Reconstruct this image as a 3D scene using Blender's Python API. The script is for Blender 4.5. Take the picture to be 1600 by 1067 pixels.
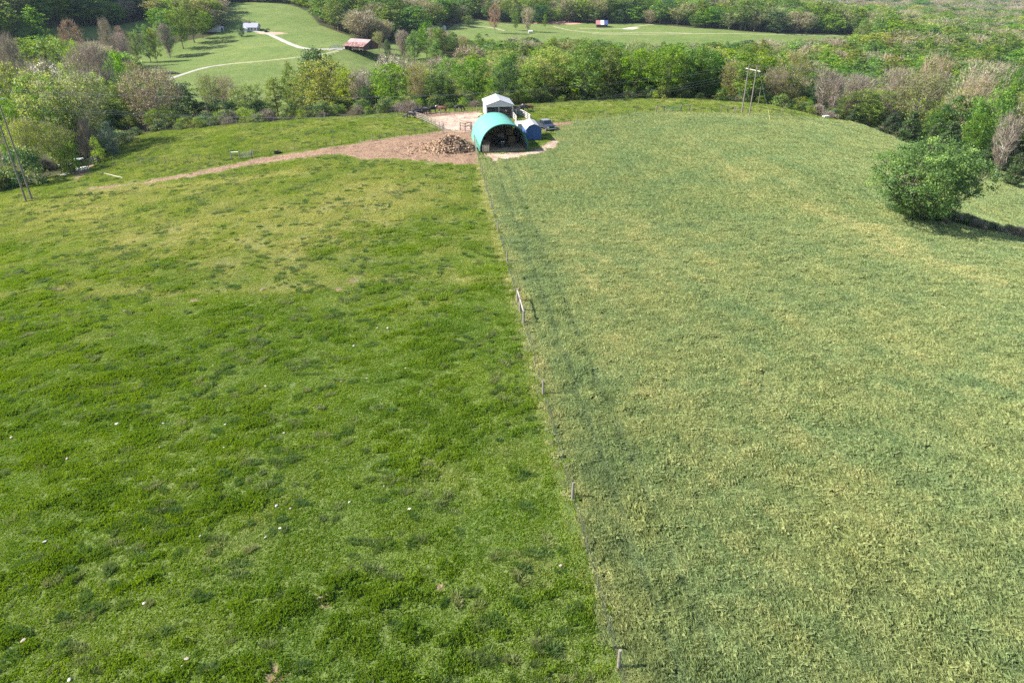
import bpy, math, random
import numpy as np
from mathutils import Vector, Matrix

for o in list(bpy.data.objects):
    bpy.data.objects.remove(o)
RD = random.Random(11)
RS = np.random.RandomState(11)
SC = bpy.context.scene
COL = SC.collection
rad = math.radians

# ------------------------------------------------------------------ camera, sky, sun, exposure
CAM_H, PITCH, FPX = 29.0, rad(28.5), 1067.0
cam_d = bpy.data.cameras.new('camera')
cam = bpy.data.objects.new('camera', cam_d); COL.objects.link(cam)
cam.location = (0, 0, CAM_H)
cam.rotation_euler = (rad(90) - PITCH, 0, 0)
cam_d.sensor_width = 36.0
cam_d.lens = 36.0 * FPX / 1600.0
cam_d.clip_end = 20000
SC.camera = cam

SUN_EL, SUN_FWD = rad(40), rad(1)          # sun stands to the left, a little ahead of the camera
world = bpy.data.worlds.new('World'); SC.world = world
world.use_nodes = True
wn = world.node_tree
bg = wn.nodes['Background']
sky = wn.nodes.new('ShaderNodeTexSky')
sky.sky_type = 'NISHITA'; sky.sun_disc = False
sky.sun_elevation = SUN_EL; sky.sun_rotation = -rad(90) + SUN_FWD
sky.altitude = 300; sky.air_density = 1.0; sky.dust_density = 1.2; sky.ozone_density = 1.0
wn.links.new(sky.outputs[0], bg.inputs[0])
bg.inputs[1].default_value = 0.095
sd = bpy.data.lights.new('sun', 'SUN'); sun = bpy.data.objects.new('sun', sd); COL.objects.link(sun)
sd.energy = 5.0; sd.angle = rad(0.53); sd.color = (1.0, 0.95, 0.86)
S_DIR = Vector((-math.cos(SUN_EL) * math.cos(SUN_FWD), math.cos(SUN_EL) * math.sin(SUN_FWD), math.sin(SUN_EL)))
sun.rotation_euler = S_DIR.to_track_quat('Z', 'Y').to_euler()
sun.location = (-60, 0, 80)
SC.view_settings.view_transform = 'Standard'
SC.view_settings.look = 'None'
SC.view_settings.exposure = 1.3
SC.view_settings.gamma = 1.0
SC.view_settings.use_curve_mapping = False
SC.render.film_transparent = False
try:
    SC.cycles.max_bounces = 6; SC.cycles.diffuse_bounces = 3; SC.cycles.transmission_bounces = 3
    SC.cycles.transparent_max_bounces = 8; SC.cycles.volume_bounces = 0
    SC.cycles.use_denoising = False
except Exception:
    pass

# ------------------------------------------------------------------ the lie of the land
CP, SP = math.cos(PITCH), math.sin(PITCH)
def ray(px, py):
    u = (px - 800.0) / FPX; v = (533.5 - py) / FPX
    return u, v * SP + CP, v * CP - SP
def pz(px, py, z):
    dx, dy, dz = ray(px, py)
    t = (z - CAM_H) / dz
    return (dx * t, dy * t, z)

ctl = []
for x in (-60, -30, 0, 30, 55):
    for y in (-40, 10, 45, 80):
        ctl.append((x, y, -x * x / 1700.0 * (0.4 + y / 120.0 if y > 0 else 0.4)))
for x, y, z in ((0, 110, 0), (0, 140, 0), (-15, 165, 0), (20, 160, .1), (35, 130, 0), (-30, 130, -.3), (-45, 110, -1.6), (-70, 95, -3.6),
                (45, 165, -.1), (-300, -200, -10), (300, -200, -10), (0, -200, -3), (-120, 60, -9), (-160, 120, -13), (-200, 30, -14),
                (110, 60, -8), (150, 100, -12), (60, 110, -1.2), (70, 140, -1.8), (160, 20, -14), (-100, 0, -7), (100, 0, -6)):
    ctl.append((x, y, z))
for q in ((0, 298, -6), (100, 262, -6.6), (160, 235, -6), (230, 208, -5), (330, 197, -3.6), (450, 187, -2), (560, 180, -1), (640, 175, -.4),
          (800, 163, 0), (1000, 152, 0), (1100, 153, -.4), (1200, 162, -1.4), (1330, 190, -4), (1400, 212, -5.5), (1460, 235, -7), (1520, 255, -8.6),
          (1600, 275, -10.2), (1600, 385, -3.2), (1470, 340, -2.6), (1540, 358, -3.2), (1600, 310, -8.4), (1540, 318, -6.6), (1560, 348, -6.2), (1600, 360, -6.8),
          (250, 118, -15), (430, 112, -15), (565, 79, -11), (700, 86, -15), (390, 50, -6), (335, 51, -6.5), (260, 66, -9.5), (205, 88, -14),
          (450, 30, -1), (390, 8, 5), (520, 50, -7), (480, 17, 2), (600, 97, -17), (130, 50, -4), (30, 55, -2), (180, 60, -7),
          (900, 72, -16.5), (900, 45, -12.5), (760, 45, -11), (760, 30, -9), (1050, 62, -16), (1150, 50, -14), (1300, 56, -17), (700, 62, -14), (640, 66, -15)):
    ctl.append(pz(*q))
for x, y, z in ((0, 215, -7), (-40, 200, -6), (50, 215, -7), (95, 205, -11), (130, 180, -15), (150, 150, -17), (-90, 205, -11), (-130, 190, -12), (-140, 150, -11),
                (0, 260, -18), (60, 270, -20), (130, 260, -23), (-60, 250, -15), (-120, 250, -16), (-180, 240, -14), (200, 220, -24), (-220, 180, -14),
                (0, 330, -22), (70, 350, -25), (160, 360, -27), (60, 430, -23), (150, 440, -25), (250, 400, -29), (-30, 400, -17), (300, 300, -30), (350, 500, -28),
                (400, 700, -26), (130, 700, -9), (0, 750, -3), (-100, 700, -2), (300, 1000, -18), (700, 1200, -34), (0, 1200, 12), (-300, 1200, 25), (600, 800, -34),
                (1000, 2000, -30), (0, 2000, 40), (500, 3000, 50), (-900, 3000, 90), (2000, 3000, 60), (1500, 1500, -30), (-250, 620, 2), (-330, 700, 6), (-250, 340, -12), (-300, 280, -10),
                (0, 4500, 120), (3000, 4500, 120), (-3000, 4500, 120), (-1500, 1500, 30), (-700, 500, 5), (-500, 200, -6), (500, 200, -30)):
    ctl.append((x, y, z))
ctl = np.array(ctl, float)
def _phi(r2):
    return np.where(r2 > 1e-12, 0.5 * r2 * np.log(r2 + 1e-12), 0.0)
_c = ctl[:, :2] / 100.0
_n = len(_c)
_A = np.zeros((_n + 3, _n + 3))
_d = ((_c[:, None, :] - _c[None, :, :]) ** 2).sum(2)
_A[:_n, :_n] = _phi(_d) + np.eye(_n) * 0.004
_A[:_n, _n] = 1; _A[:_n, _n + 1:] = _c
_A[_n, :_n] = 1; _A[_n + 1:, :_n] = _c.T
_w = np.linalg.solve(_A, np.concatenate([ctl[:, 2], np.zeros(3)]))
def smooth(a, b, x):
    t = np.clip((x - a) / (b - a), 0, 1)
    return t * t * (3 - 2 * t)
def T(x, y):
    """height of the ground at world x, y"""
    x = np.asarray(x, float); y = np.asarray(y, float)
    sh = x.shape
    xf = x.ravel() / 100.0; yf = y.ravel() / 100.0
    out = np.empty(xf.shape)
    for a in range(0, len(xf), 20000):
        X = xf[a:a + 20000]; Y = yf[a:a + 20000]
        r2 = (X[:, None] - _c[None, :, 0]) ** 2 + (Y[:, None] - _c[None, :, 1]) ** 2
        out[a:a + 20000] = _phi(r2) @ _w[:_n] + _w[_n] + _w[_n + 1] * X + _w[_n + 2] * Y
    X = xf * 100; Y = yf * 100
    out += 88 * smooth(-262, -385, X) * smooth(365, 430, Y) * smooth(900, 760, Y)          # wooded ridge added on the left, rising out of view to shade the hillside
    out += 0.10 * np.sin(X * .23 + 1.3 * np.sin(Y * .11)) * np.sin(Y * .19 + 1.1 * np.sin(X * .13 + 2))
    out += 0.05 * np.sin(X * .71 + 2.1 * np.sin(Y * .37)) * np.sin(Y * .63 + 1.7 * np.sin(X * .41))
    return out.reshape(sh)
def Tz(x, y):
    return float(T(np.array([x]), np.array([y]))[0])
def at(px, py):
    """point of the ground seen at a place of the photograph"""
    dx, dy, dz = ray(px, py)
    ts = 12 * 1.012 ** np.arange(0, 480)
    h = CAM_H + dz * ts - T(dx * ts, dy * ts)
    i = np.argmax(h < 0) if (h < 0).any() else len(ts) - 1
    a, b = ts[max(i - 1, 0)], ts[i]
    for _ in range(14):
        m = (a + b) / 2
        if CAM_H + dz * m - Tz(dx * m, dy * m) < 0: b = m
        else: a = m
    return Vector((dx * b, dy * b, Tz(dx * b, dy * b)))
def xat(px, py, Y):
    """world x and z of a pixel at world distance Y"""
    dx, dy, dz = ray(px, py)
    t = Y / dy
    return dx * t, CAM_H + dz * t
def proj(x, y, z):
    d = y * CP + (CAM_H - z) * SP
    return 800 + FPX * x / d, 533.5 - FPX * (y * SP - (CAM_H - z) * CP) / d

# ------------------------------------------------------------------ small mesh tools
def tag(o, label=None, cat=None, group=None, kind=None):
    if label: o['label'] = label
    if cat: o['category'] = cat
    if group: o['group'] = group
    if kind: o['kind'] = kind
    return o
def link(name, me, parent=None):
    o = bpy.data.objects.new(name, me); COL.objects.link(o)
    if parent is not None: o.parent = parent
    return o
def empty(name, loc=(0, 0, 0), rz=0.0, label=None, cat=None, group=None):
    o = bpy.data.objects.new(name, None); COL.objects.link(o)
    o.location = loc; o.rotation_euler = (0, 0, rz); o.empty_display_size = 0.5
    return tag(o, label, cat, group)
def npmesh(name, V, F, mats, midx=None, attr=None, smooth_=False, attrc=None):
    """V (n,3); F (m,k) with k 3 or 4"""
    me = bpy.data.meshes.new(name)
    V = np.asarray(V, np.float32); F = np.asarray(F, np.int32)
    me.vertices.add(len(V)); me.vertices.foreach_set('co', V.ravel())
    k = F.shape[1]
    me.loops.add(F.size); me.loops.foreach_set('vertex_index', F.ravel())
    me.polygons.add(len(F))
    me.polygons.foreach_set('loop_start', np.arange(0, F.size, k, dtype=np.int32))
    for m in mats: me.materials.append(m)
    if midx is not None: me.polygons.foreach_set('material_index', np.asarray(midx, np.int32))
    me.update(calc_edges=True)
    me.polygons.foreach_set('use_smooth', np.full(len(F), bool(smooth_)))
    if attr:
        for n_, a in attr.items():
            at_ = me.attributes.new(n_, 'FLOAT', 'POINT'); at_.data.foreach_set('value', np.asarray(a, np.float32))
    if attrc:
        for n_, a in attrc.items():
            at_ = me.attributes.new(n_, 'FLOAT_COLOR', 'POINT')
            c4 = np.ones((len(V), 4), np.float32); c4[:, :3] = a; at_.data.foreach_set('color', c4.ravel())
    return me
class MB:
    def __init__(s): s.v = []; s.f = []; s.m = []
    def add(s, vs, fs, m=0):
        b = len(s.v); s.v += [tuple(p) for p in vs]; s.f += [tuple(i + b for i in f) for f in fs]; s.m += [m] * len(fs); return s
    def box(s, c, d, rz=0, m=0, rx=0, ry=0):
        hx, hy, hz = d[0] / 2, d[1] / 2, d[2] / 2
        M = Matrix.Rotation(rz, 3, 'Z') @ Matrix.Rotation(ry, 3, 'Y') @ Matrix.Rotation(rx, 3, 'X')
        vs = [Vector(c) + M @ Vector((x * hx, y * hy, z * hz)) for x in (-1, 1) for y in (-1, 1) for z in (-1, 1)]
        return s.add(vs, [(0, 1, 3, 2), (4, 6, 7, 5), (0, 4, 5, 1), (2, 3, 7, 6), (0, 2, 6, 4), (1, 5, 7, 3)], m)
    def tube(s, pts, rs, n=6, m=0, cap=True):
        if not isinstance(rs, (list, tuple)): rs = [rs] * len(pts)
        pts = [Vector(p) for p in pts]; vs = []; fs = []
        for i, p in enumerate(pts):
            d = (pts[min(i + 1, len(pts) - 1)] - pts[max(i - 1, 0)])
            d = d.normalized() if d.length > 1e-9 else Vector((0, 0, 1))
            a = d.cross(Vector((0, 0, 1)) if abs(d.z) < .9 else Vector((1, 0, 0))).normalized(); b = d.cross(a)
            for k in range(n):
                t = 2 * math.pi * k / n
                vs.append(p + (a * math.cos(t) + b * math.sin(t)) * rs[i])
        for i in range(len(pts) - 1):
            for k in range(n):
                fs.append((i * n + k, i * n + (k + 1) % n, (i + 1) * n + (k + 1) % n, (i + 1) * n + k))
        if cap:
            fs.append(tuple(range(n))[::-1]); fs.append(tuple((len(pts) - 1) * n + k for k in range(n)))
        return s.add(vs, fs, m)
    def bar(s, a, b, w, h, m=0):
        a = Vector(a); b = Vector(b); d = (b - a); L = d.length; d.normalize()
        sd_ = d.cross(Vector((0, 0, 1)) if abs(d.z) < .95 else Vector((0, 1, 0))).normalized(); up = sd_.cross(d)
        vs = [p + sd_ * (x * w / 2) + up * (z * h / 2) for p in (a, b) for x, z in ((-1, -1), (1, -1), (1, 1), (-1, 1))]
        return s.add(vs, [(3, 2, 1, 0), (4, 5, 6, 7), (0, 1, 5, 4), (1, 2, 6, 5), (2, 3, 7, 6), (3, 0, 4, 7)], m)
    def prism(s, poly, y0, y1, m=0, axis='y'):
        """poly in (x,z) pushed from y0 to y1 (axis y) or in (y,z) from x0 to x1 (axis x)"""
        n = len(poly)
        if axis == 'y': vs = [(a, y0, b) for a, b in poly] + [(a, y1, b) for a, b in poly]
        elif axis == 'x': vs = [(y0, a, b) for a, b in poly] + [(y1, a, b) for a, b in poly]
        else: vs = [(a, b, y0) for a, b in poly] + [(a, b, y1) for a, b in poly]
        fs = [tuple(range(n)), tuple(range(2 * n - 1, n - 1, -1))]
        for i in range(n): fs.append((i, i + n, (i + 1) % n + n, (i + 1) % n))
        return s.add(vs, fs, m)
    def mesh(s, name, mats, smooth_=False):
        me = bpy.data.meshes.new(name); me.from_pydata(s.v, [], s.f)
        for m in (mats if isinstance(mats, (list, tuple)) else [mats]): me.materials.append(m)
        me.polygons.foreach_set('material_index', s.m)
        if smooth_: me.polygons.foreach_set('use_smooth', [True] * len(s.f))
        me.update(); return me
    def build(s, name, mats, parent=None, smooth_=False):
        import bmesh
        me = s.mesh(name, mats, smooth_)
        bm = bmesh.new(); bm.from_mesh(me); bmesh.ops.recalc_face_normals(bm, faces=bm.faces); bm.to_mesh(me); bm.free()
        return link(name, me, parent)
def inst(o, parent=None, loc=None, name=None):
    c = o.copy(); COL.objects.link(c)
    if parent is not None: c.parent = parent
    if loc is not None: c.location = loc
    return c
def copy_tree(o, parent=None):
    c = o.copy(); COL.objects.link(c)
    c.parent = parent
    for ch in o.children: copy_tree(ch, c)
    return c

# ------------------------------------------------------------------ materials
def newmat(name):
    m = bpy.data.materials.new(name); m.use_nodes = True
    nt = m.node_tree; nt.nodes.clear()
    out = nt.nodes.new('ShaderNodeOutputMaterial')
    return m, nt, out
def N(nt, t, **kw):
    n = nt.nodes.new('ShaderNode' + t)
    for k, v in kw.items():
        if hasattr(n, k): setattr(n, k, v)
        else: n.inputs[k].default_value = v
    return n
def mixc(nt, f, a, b, bt='MIX'):
    n = nt.nodes.new('ShaderNodeMix'); n.data_type = 'RGBA'; n.blend_type = bt
    for idx, v in ((0, f), (6, a), (7, b)):
        if isinstance(v, bpy.types.NodeSocket): nt.links.new(v, n.inputs[idx])
        elif idx == 0: n.inputs[0].default_value = v
        else: n.inputs[idx].default_value = (*v, 1)
    return n.outputs[2]
def ramp(nt, src, a, b):
    n = nt.nodes.new('ShaderNodeMapRange'); n.inputs[1].default_value = a; n.inputs[2].default_value = b
    nt.links.new(src, n.inputs[0]); return n.outputs[0]
def noise(nt, scale, coord=None, detail=3, rough=.55):
    n = N(nt, 'TexNoise', Scale=scale, Detail=detail, Roughness=rough)
    if coord is not None: nt.links.new(coord, n.inputs['Vector'])
    return n.outputs['Fac']
def math_(nt, op, a, b=None):
    n = nt.nodes.new('ShaderNodeMath'); n.operation = op
    for i, v in enumerate((a, b)):
        if v is None: continue
        if isinstance(v, bpy.types.NodeSocket): nt.links.new(v, n.inputs[i])
        else: n.inputs[i].default_value = v
    return n.outputs[0]
def pm(name, rgb, rough=.75, var=.3, scale=1.5, metal=0.0, dirt=None, bump=0.0, bscale=20):
    m, nt, out = newmat(name)
    co = N(nt, 'TexCoord').outputs['Object']
    f = ramp(nt, noise(nt, scale, co, 4), .3, .7)
    c = mixc(nt, f, [x * (1 - var) for x in rgb], [min(1, x * (1 + var * .6)) for x in rgb])
    if dirt:
        f2 = ramp(nt, noise(nt, scale * .6 + .7, co, 5, .7), .5, .72)
        c = mixc(nt, f2, c, dirt)
    p = N(nt, 'BsdfPrincipled', Roughness=rough, Metallic=metal)
    nt.links.new(c, p.inputs['Base Color'])
    if bump:
        b = N(nt, 'Bump', Strength=bump, Distance=.02); nt.links.new(noise(nt, bscale, co, 4), b.inputs['Height'])
        nt.links.new(b.outputs[0], p.inputs['Normal'])
    nt.links.new(p.outputs[0], out.inputs[0]); return m
def leafmat(name, dark, light, tr=.35, hvar=.03, rough=.55, objvar=.17):
    m, nt, out = newmat(name)
    v = N(nt, 'Attribute', attribute_name='v').outputs['Fac']
    oi = N(nt, 'ObjectInfo').outputs['Random']
    c = mixc(nt, v, dark, light)
    hs = N(nt, 'HueSaturation')
    nt.links.new(c, hs.inputs['Color'])
    nt.links.new(math_(nt, 'ADD', math_(nt, 'MULTIPLY', oi, hvar * 2), .5 - hvar), hs.inputs['Hue'])
    r2 = math_(nt, 'FRACT', math_(nt, 'MULTIPLY', oi, 7.31))
    nt.links.new(math_(nt, 'ADD', math_(nt, 'MULTIPLY', r2, objvar * 2), 1 - objvar), hs.inputs['Value'])
    r3 = math_(nt, 'FRACT', math_(nt, 'MULTIPLY', oi, 23.7))
    nt.links.new(math_(nt, 'ADD', math_(nt, 'MULTIPLY', r3, .28), .84), hs.inputs['Saturation'])
    p = N(nt, 'BsdfPrincipled', Roughness=rough); p.inputs['Specular IOR Level'].default_value = .3
    nt.links.new(hs.outputs[0], p.inputs['Base Color'])
    t = N(nt, 'BsdfTranslucent')
    hs2 = N(nt, 'HueSaturation', Hue=.49, Saturation=1.15, Value=1.3); nt.links.new(hs.outputs[0], hs2.inputs['Color'])
    nt.links.new(hs2.outputs[0], t.inputs[0])
    mx = N(nt, 'MixShader', Fac=tr); nt.links.new(p.outputs[0], mx.inputs[1]); nt.links.new(t.outputs[0], mx.inputs[2])
    nt.links.new(mx.outputs[0], out.inputs[0]); return m

# ------------------------------------------------------------------ areas of the ground (outlines found on the land, in metres)
def poly_at(*ps):
    out = []
    for p in ps:
        if len(p) == 3: out.append((p[1], p[2]))
        else:
            q = at(*p); out.append((q.x, q.y))
    return np.array(out)
def sdist(P, x, y):
    """signed distance to outline P, positive inside"""
    x = np.asarray(x, float); y = np.asarray(y, float)
    best = np.full(x.shape, 1e9); ins = np.zeros(x.shape, bool)
    n = len(P)
    for i in range(n):
        ax, ay = P[i]; bx, by = P[(i + 1) % n]
        dx, dy = bx - ax, by - ay
        t = np.clip(((x - ax) * dx + (y - ay) * dy) / (dx * dx + dy * dy + 1e-9), 0, 1)
        best = np.minimum(best, np.hypot(x - ax - t * dx, y - ay - t * dy))
        c = ((ay > y) != (by > y))
        xi = ax + (y - ay) / (by - ay if abs(by - ay) > 1e-9 else 1e-9) * dx
        ins ^= c & (x < xi)
    return np.where(ins, best, -best)
def lined(P, x, y):
    """distance to an open line"""
    best = np.full(np.shape(x), 1e9)
    for i in range(len(P) - 1):
        ax, ay = P[i]; bx, by = P[i + 1]; dx, dy = bx - ax, by - ay
        t = np.clip(((x - ax) * dx + (y - ay) * dy) / (dx * dx + dy * dy + 1e-9), 0, 1)
        best = np.minimum(best, np.hypot(x - ax - t * dx, y - ay - t * dy))
    return best
EDGE_PX = [(0, 298), (50, 285), (100, 268), (160, 238), (230, 208), (330, 197), (450, 187), (560, 180), (640, 175.5), (720, 169), (800, 164), (900, 157.5), (1000, 153.5),
           (1100, 154.5), (1200, 163), (1270, 179), (1330, 190), (1400, 212), (1460, 235), (1520, 256), (1600, 277)]
edge = []
for px, py in EDGE_PX:
    q = at(px, py + 1.5); edge.append((q.x, q.y))
edge = [(edge[0][0] - 60, edge[0][1] - 30)] + edge + [(edge[-1][0] + 50, edge[-1][1] - 20)]
FIELD = np.array([(-160, -150)] + edge + [(170, -150)])
# fence between the grazed and the mown field
F0, F1 = at(966, 1045), at(745, 243)
FD = (F1 - F0); FD.z = 0; FD.normalize()
FN = Vector((FD.y, -FD.x, 0))               # to the right of the fence
def fence_s(x, y): return (x - F0.x) * FN.x + (y - F0.y) * FN.y
HAY = np.array([(F0.x - FD.x * 40, F0.y - FD.y * 40), (F1.x, F1.y)] + [tuple(at(a, b).xy) for a, b in ((872, 232), (866, 205), (862, 196), (905, 189), (965, 182), (1030, 175.5),
               (1160, 178), (1240, 182), (1300, 189), (1345, 195), (1400, 214), (1460, 237), (1520, 257), (1600, 279))] + [(170, 100), (170, -150)])
DIRT_RED = poly_at((120, 295), (200, 288), (270, 275), (340, 261), (400, 248), (470, 238), (540, 226.5), (600, 217), (650, 211), (692, 205), (736, 205), (743, 225), (749, 256),
                   (715, 257.5), (680, 254), (640, 250.5), (600, 248), (565, 250), (545, 244), (528, 240), (500, 244), (450, 250), (380, 260), (300, 276.5), (230, 287.5), (150, 296))
DIRT_PEN = poly_at((674, 190), (665, 184), (700, 180.5), (752, 176), (762, 196), (748, 206), (715, 206), (692, 205))
DIRT_TRACK = poly_at((640, 176), (700, 175.5), (752, 173.5), (752, 178), (700, 181.5), (655, 184), (640, 181))
DIRT_FRONT = poly_at((768, 253), (800, 249), (845, 240), (866, 231), (874, 222), (869, 215), (858, 222), (840, 233), (822, 238), (765, 240), (752, 239))
DIRT_YARD = poly_at((846, 205), (872, 204), (880, 198), (905, 190), (880, 191), (860, 193), (846, 198))
HOOP_FLOOR = poly_at((751, 237), (824, 234), (812, 214), (745, 216))
DIRT_SHEDS = poly_at((112, 284), (128, 277), (142, 262), (160, 252), (150, 258), (135, 258), (118, 264), (100, 270), (92, 274), (116, 273), (122, 274))
PAS_A = poly_at((198, 90), (212, 80), (250, 72), (330, 57), (350, 46), (350, 30), (355, 3), (420, 5), (480, 18), (500, 40), (545, 56), (600, 78), (640, 80), (700, 86), (724, 92),
                ('w', -25, 370), ('w', -55, 335), ('w', -80, 300), ('w', -78, 240), ('w', -105, 226), ('w', -128, 232), (256, 128), (234, 112))
PAS_B = poly_at((690, 52), (735, 30), (800, 38), (900, 36.5), (945, 38), (1000, 37), (1080, 44), (1180, 51), (1250, 53.5), (1340, 55.5), (1348, 61), (1250, 66), (1150, 74), (1050, 80), (900, 80), (760, 72), (690, 62))
PAS_C = poly_at((603, 74), (640, 56), (668, 52), (690, 55), (690, 62), (640, 82))
PAS_D = poly_at((-20, 56), (-20, 48), (60, 46), (120, 42), (180, 40), (235, 30), (250, 45), (205, 52), (180, 60), (100, 62))
OPEN = [FIELD, PAS_A, PAS_B, PAS_C, PAS_D]

LINES_DRY = [  # lighter swaths where the mower went, and trodden cow paths: (pixels, width m, strength)
    ([(900, 330), (960, 470), (1060, 640), (1180, 800), (1300, 1000)], 3.0, .22),
    ([(1075, 215), (1130, 260), (1200, 305), (1300, 345), (1420, 400), (1600, 460)], 3.4, .42),
    ([(985, 330), (1060, 470), (1200, 640), (1400, 840)], 2.6, .28),
    ([(820, 270), (850, 340), (900, 430), (960, 560)], 1.8, .12),
    ([(1060, 380), (1200, 480), (1400, 620), (1600, 760)], 2.6, .22),
    ([(1180, 250), (1300, 330), (1450, 395)], 2.0, .40),
    ([(1000, 175), (1160, 184), (1300, 200), (1420, 235)], 2.5, .30),
]
LINES_DRY_L = [([(0, 462), (90, 452), (250, 458), (400, 452), (530, 444), (660, 432), (800, 440)], 1.3, .5),
               ([(150, 300), (300, 290), (420, 275), (520, 258)], 2.5, .4)]
PATCH_L = [(430, 400, 9, .6), (250, 370, 12, .5), (520, 330, 11, .5), (620, 300, 9, .3), (700, 380, 6, .25), (120, 330, 12, .4), (700, 740, 3, .35), (860, 900, 1.5, .5), (640, 470, 6, .25)]
DRYL = [([tuple(at(*p).xy) for p in l], w, s) for l, w, s in LINES_DRY]
DRYLL = [([tuple(at(*p).xy) for p in l], w, s) for l, w, s in LINES_DRY_L]
PATL = [(at(a, b), r, s) for a, b, r, s in PATCH_L]
LUSH = [tuple(at(*p).xy) for p in ((800, 300), (830, 400), (880, 540), (915, 640), (955, 800), (1010, 960), (1060, 1060))]
def wob(x, y, k=1.0):
    return (np.sin(x * .31 * k + 1.7 * np.sin(y * .23 * k)) + np.sin(y * .37 * k + 1.9 * np.sin(x * .29 * k + 1)) + np.sin((x + y) * .19 * k + 2.3 * np.sin((x - y) * .17 * k))) / 3
def dry_far_tone(x, y):
    x = np.asarray(x, float); y = np.asarray(y, float)
    hay = sdist(HAY, x, y) > 0
    d = np.zeros(x.shape)
    wl = wob(x, y, 1.3) * 1.2
    for l, w, s in DRYL: d += np.where(hay, s * np.exp(-((lined(l, x, y) + wl) / w) ** 2), 0)
    d -= np.where(hay, .20 * np.exp(-((lined(LUSH, x, y) + wl * .6) / 1.6) ** 2), 0)
    for l, w, s in DRYLL: d += np.where(hay, 0, s * np.exp(-((lined(l, x, y) + wl * .5) / w) ** 2))
    for p, r, s in PATL: d += np.where(hay, 0, s * np.exp(-(((x - p.x) ** 2 + (y - p.y) ** 2) / r ** 2)) * (1 + .5 * wob(x, y, 2.2)))
    dl = lined(DRYL[1][0], x, y); d += np.where(hay, .10 * np.sin(dl * 1.55 + .8 * wob(x, y, .5)) + .06 * np.sin(dl * 3.4 + 1), 0)
    d += np.where(hay, .16 * wob(x, y, .6) + .12 * wob(x, y, 1.9), .12 * wob(x, y, .8) + .12 * wob(x, y, 2.3))
    d += np.where(hay, 0, .50 * smooth(45, 110, y))  # short turf painted paler with distance, the far look put into the colour
    return d
def dirtness(x, y):
    d = np.full(np.shape(x), -50.0)
    for P in (DIRT_RED, DIRT_PEN, DIRT_TRACK, DIRT_FRONT, DIRT_YARD, HOOP_FLOOR, DIRT_SHEDS):
        d = np.maximum(d, sdist(P, x, y))
    return d
BARE = [(at(a, b), r) for a, b, r in ((527, 452, .55), (90, 452, .6), (580, 408, .5), (555, 437, .8), (409, 452, .35), (913, 900, .35), (502, 936, .3), (510, 720, .25), (687, 912, .2), (255, 1012, .3), (452, 602, .3), (430, 1050, .5),
                                      (860, 690, .35), (880, 720, .3), (970, 1020, .35), (800, 660, .25), (650, 440, .45), (300, 470, .4), (700, 420, .4))]
# ------------------------------------------------------------------ ground sheet
def axis(parts):
    out = []
    for a, b, s in parts:
        n = max(1, int(round((b - a) / s))); out += list(np.linspace(a, b, n, endpoint=False))
    return np.array(out + [parts[-1][1]])
gx = axis([(-6000, -1500, 300), (-1500, -500, 40), (-500, -260, 8), (-260, -125, 2.2), (-125, 125, .8), (125, 260, 2.5), (260, 600, 9), (600, 1600, 50), (1600, 6000, 400)])
gy = axis([(-500, -60, 40), (-60, 14, 5), (14, 205, .8), (205, 330, 2), (330, 640, 3), (640, 900, 9), (900, 1600, 35), (1600, 9000, 300)])
GX, GY = np.meshgrid(gx, gy)
GZ = T(GX, GY)
nx, ny = len(gx), len(gy)
V = np.stack([GX.ravel(), GY.ravel(), GZ.ravel()], 1)
i0 = (np.arange(ny - 1)[:, None] * nx + np.arange(nx - 1)[None, :]).ravel()
F = np.stack([i0, i0 + 1, i0 + 1 + nx, i0 + nx], 1)
fx, fy = V[:, 0], V[:, 1]
near = (np.abs(fx) < 260) & (fy > -60) & (fy < 260)
dirt = np.full(len(V), -9.0); dry = np.zeros(len(V)); hay = np.zeros(len(V)); pale = np.zeros(len(V))
nx_, ny_ = fx[near], fy[near]
dirt[near] = dirtness(nx_, ny_)
for p, r in BARE:
    dirt[near] = np.maximum(dirt[near], r - np.hypot(nx_ - p.x, ny_ - p.y) * 1.0)
pale[near] = smooth(-.8, .8, np.maximum(np.maximum(sdist(DIRT_PEN, nx_, ny_), sdist(DIRT_FRONT, nx_, ny_)), sdist(HOOP_FLOOR, nx_, ny_)))
dry[near] = dry_far_tone(nx_, ny_)
hay[near] = smooth(-.5, .5, sdist(HAY, nx_, ny_))
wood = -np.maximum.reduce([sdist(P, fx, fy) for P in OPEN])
grd, nt, out = newmat('ground')
pos = N(nt, 'NewGeometry').outputs['Position']
A_ = lambda n: N(nt, 'Attribute', attribute_name=n).outputs['Fac']
n1 = ramp(nt, noise(nt, .035, pos, 6, .7), .35, .65); n0 = ramp(nt, noise(nt, .16, pos, 6, .75), .35, .65); n2 = ramp(nt, noise(nt, .45, pos, 4), .3, .7); n3 = ramp(nt, noise(nt, 2.6, pos, 5, .65), .32, .68); n4 = ramp(nt, noise(nt, 9, pos, 4, .65), .3, .7)
past = mixc(nt, n2, (.115, .18, .035), (.19, .26, .065))
past = mixc(nt, math_(nt, 'MULTIPLY', n1, .8), past, (.26, .29, .09)); past = mixc(nt, math_(nt, 'MULTIPLY', n0, .55), past, (.08, .14, .03))
hayc = mixc(nt, n2, (.085, .125, .04), (.13, .165, .055))
g = mixc(nt, A_('hay'), past, hayc)
g = mixc(nt, math_(nt, 'MULTIPLY', ramp(nt, math_(nt, 'ADD', A_('dry'), math_(nt, 'MULTIPLY', n2, .3)), .1, 1.1), .8), g, (.20, .19, .07))
dk = math_(nt, 'MULTIPLY', math_(nt, 'SUBTRACT', 1.0, n3), .45)
g = mixc(nt, dk, g, (.03, .06, .012))
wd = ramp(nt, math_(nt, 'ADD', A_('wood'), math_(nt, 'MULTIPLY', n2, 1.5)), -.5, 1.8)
floor_c = mixc(nt, n3, (.05, .035, .02), (.06, .075, .025))
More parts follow.
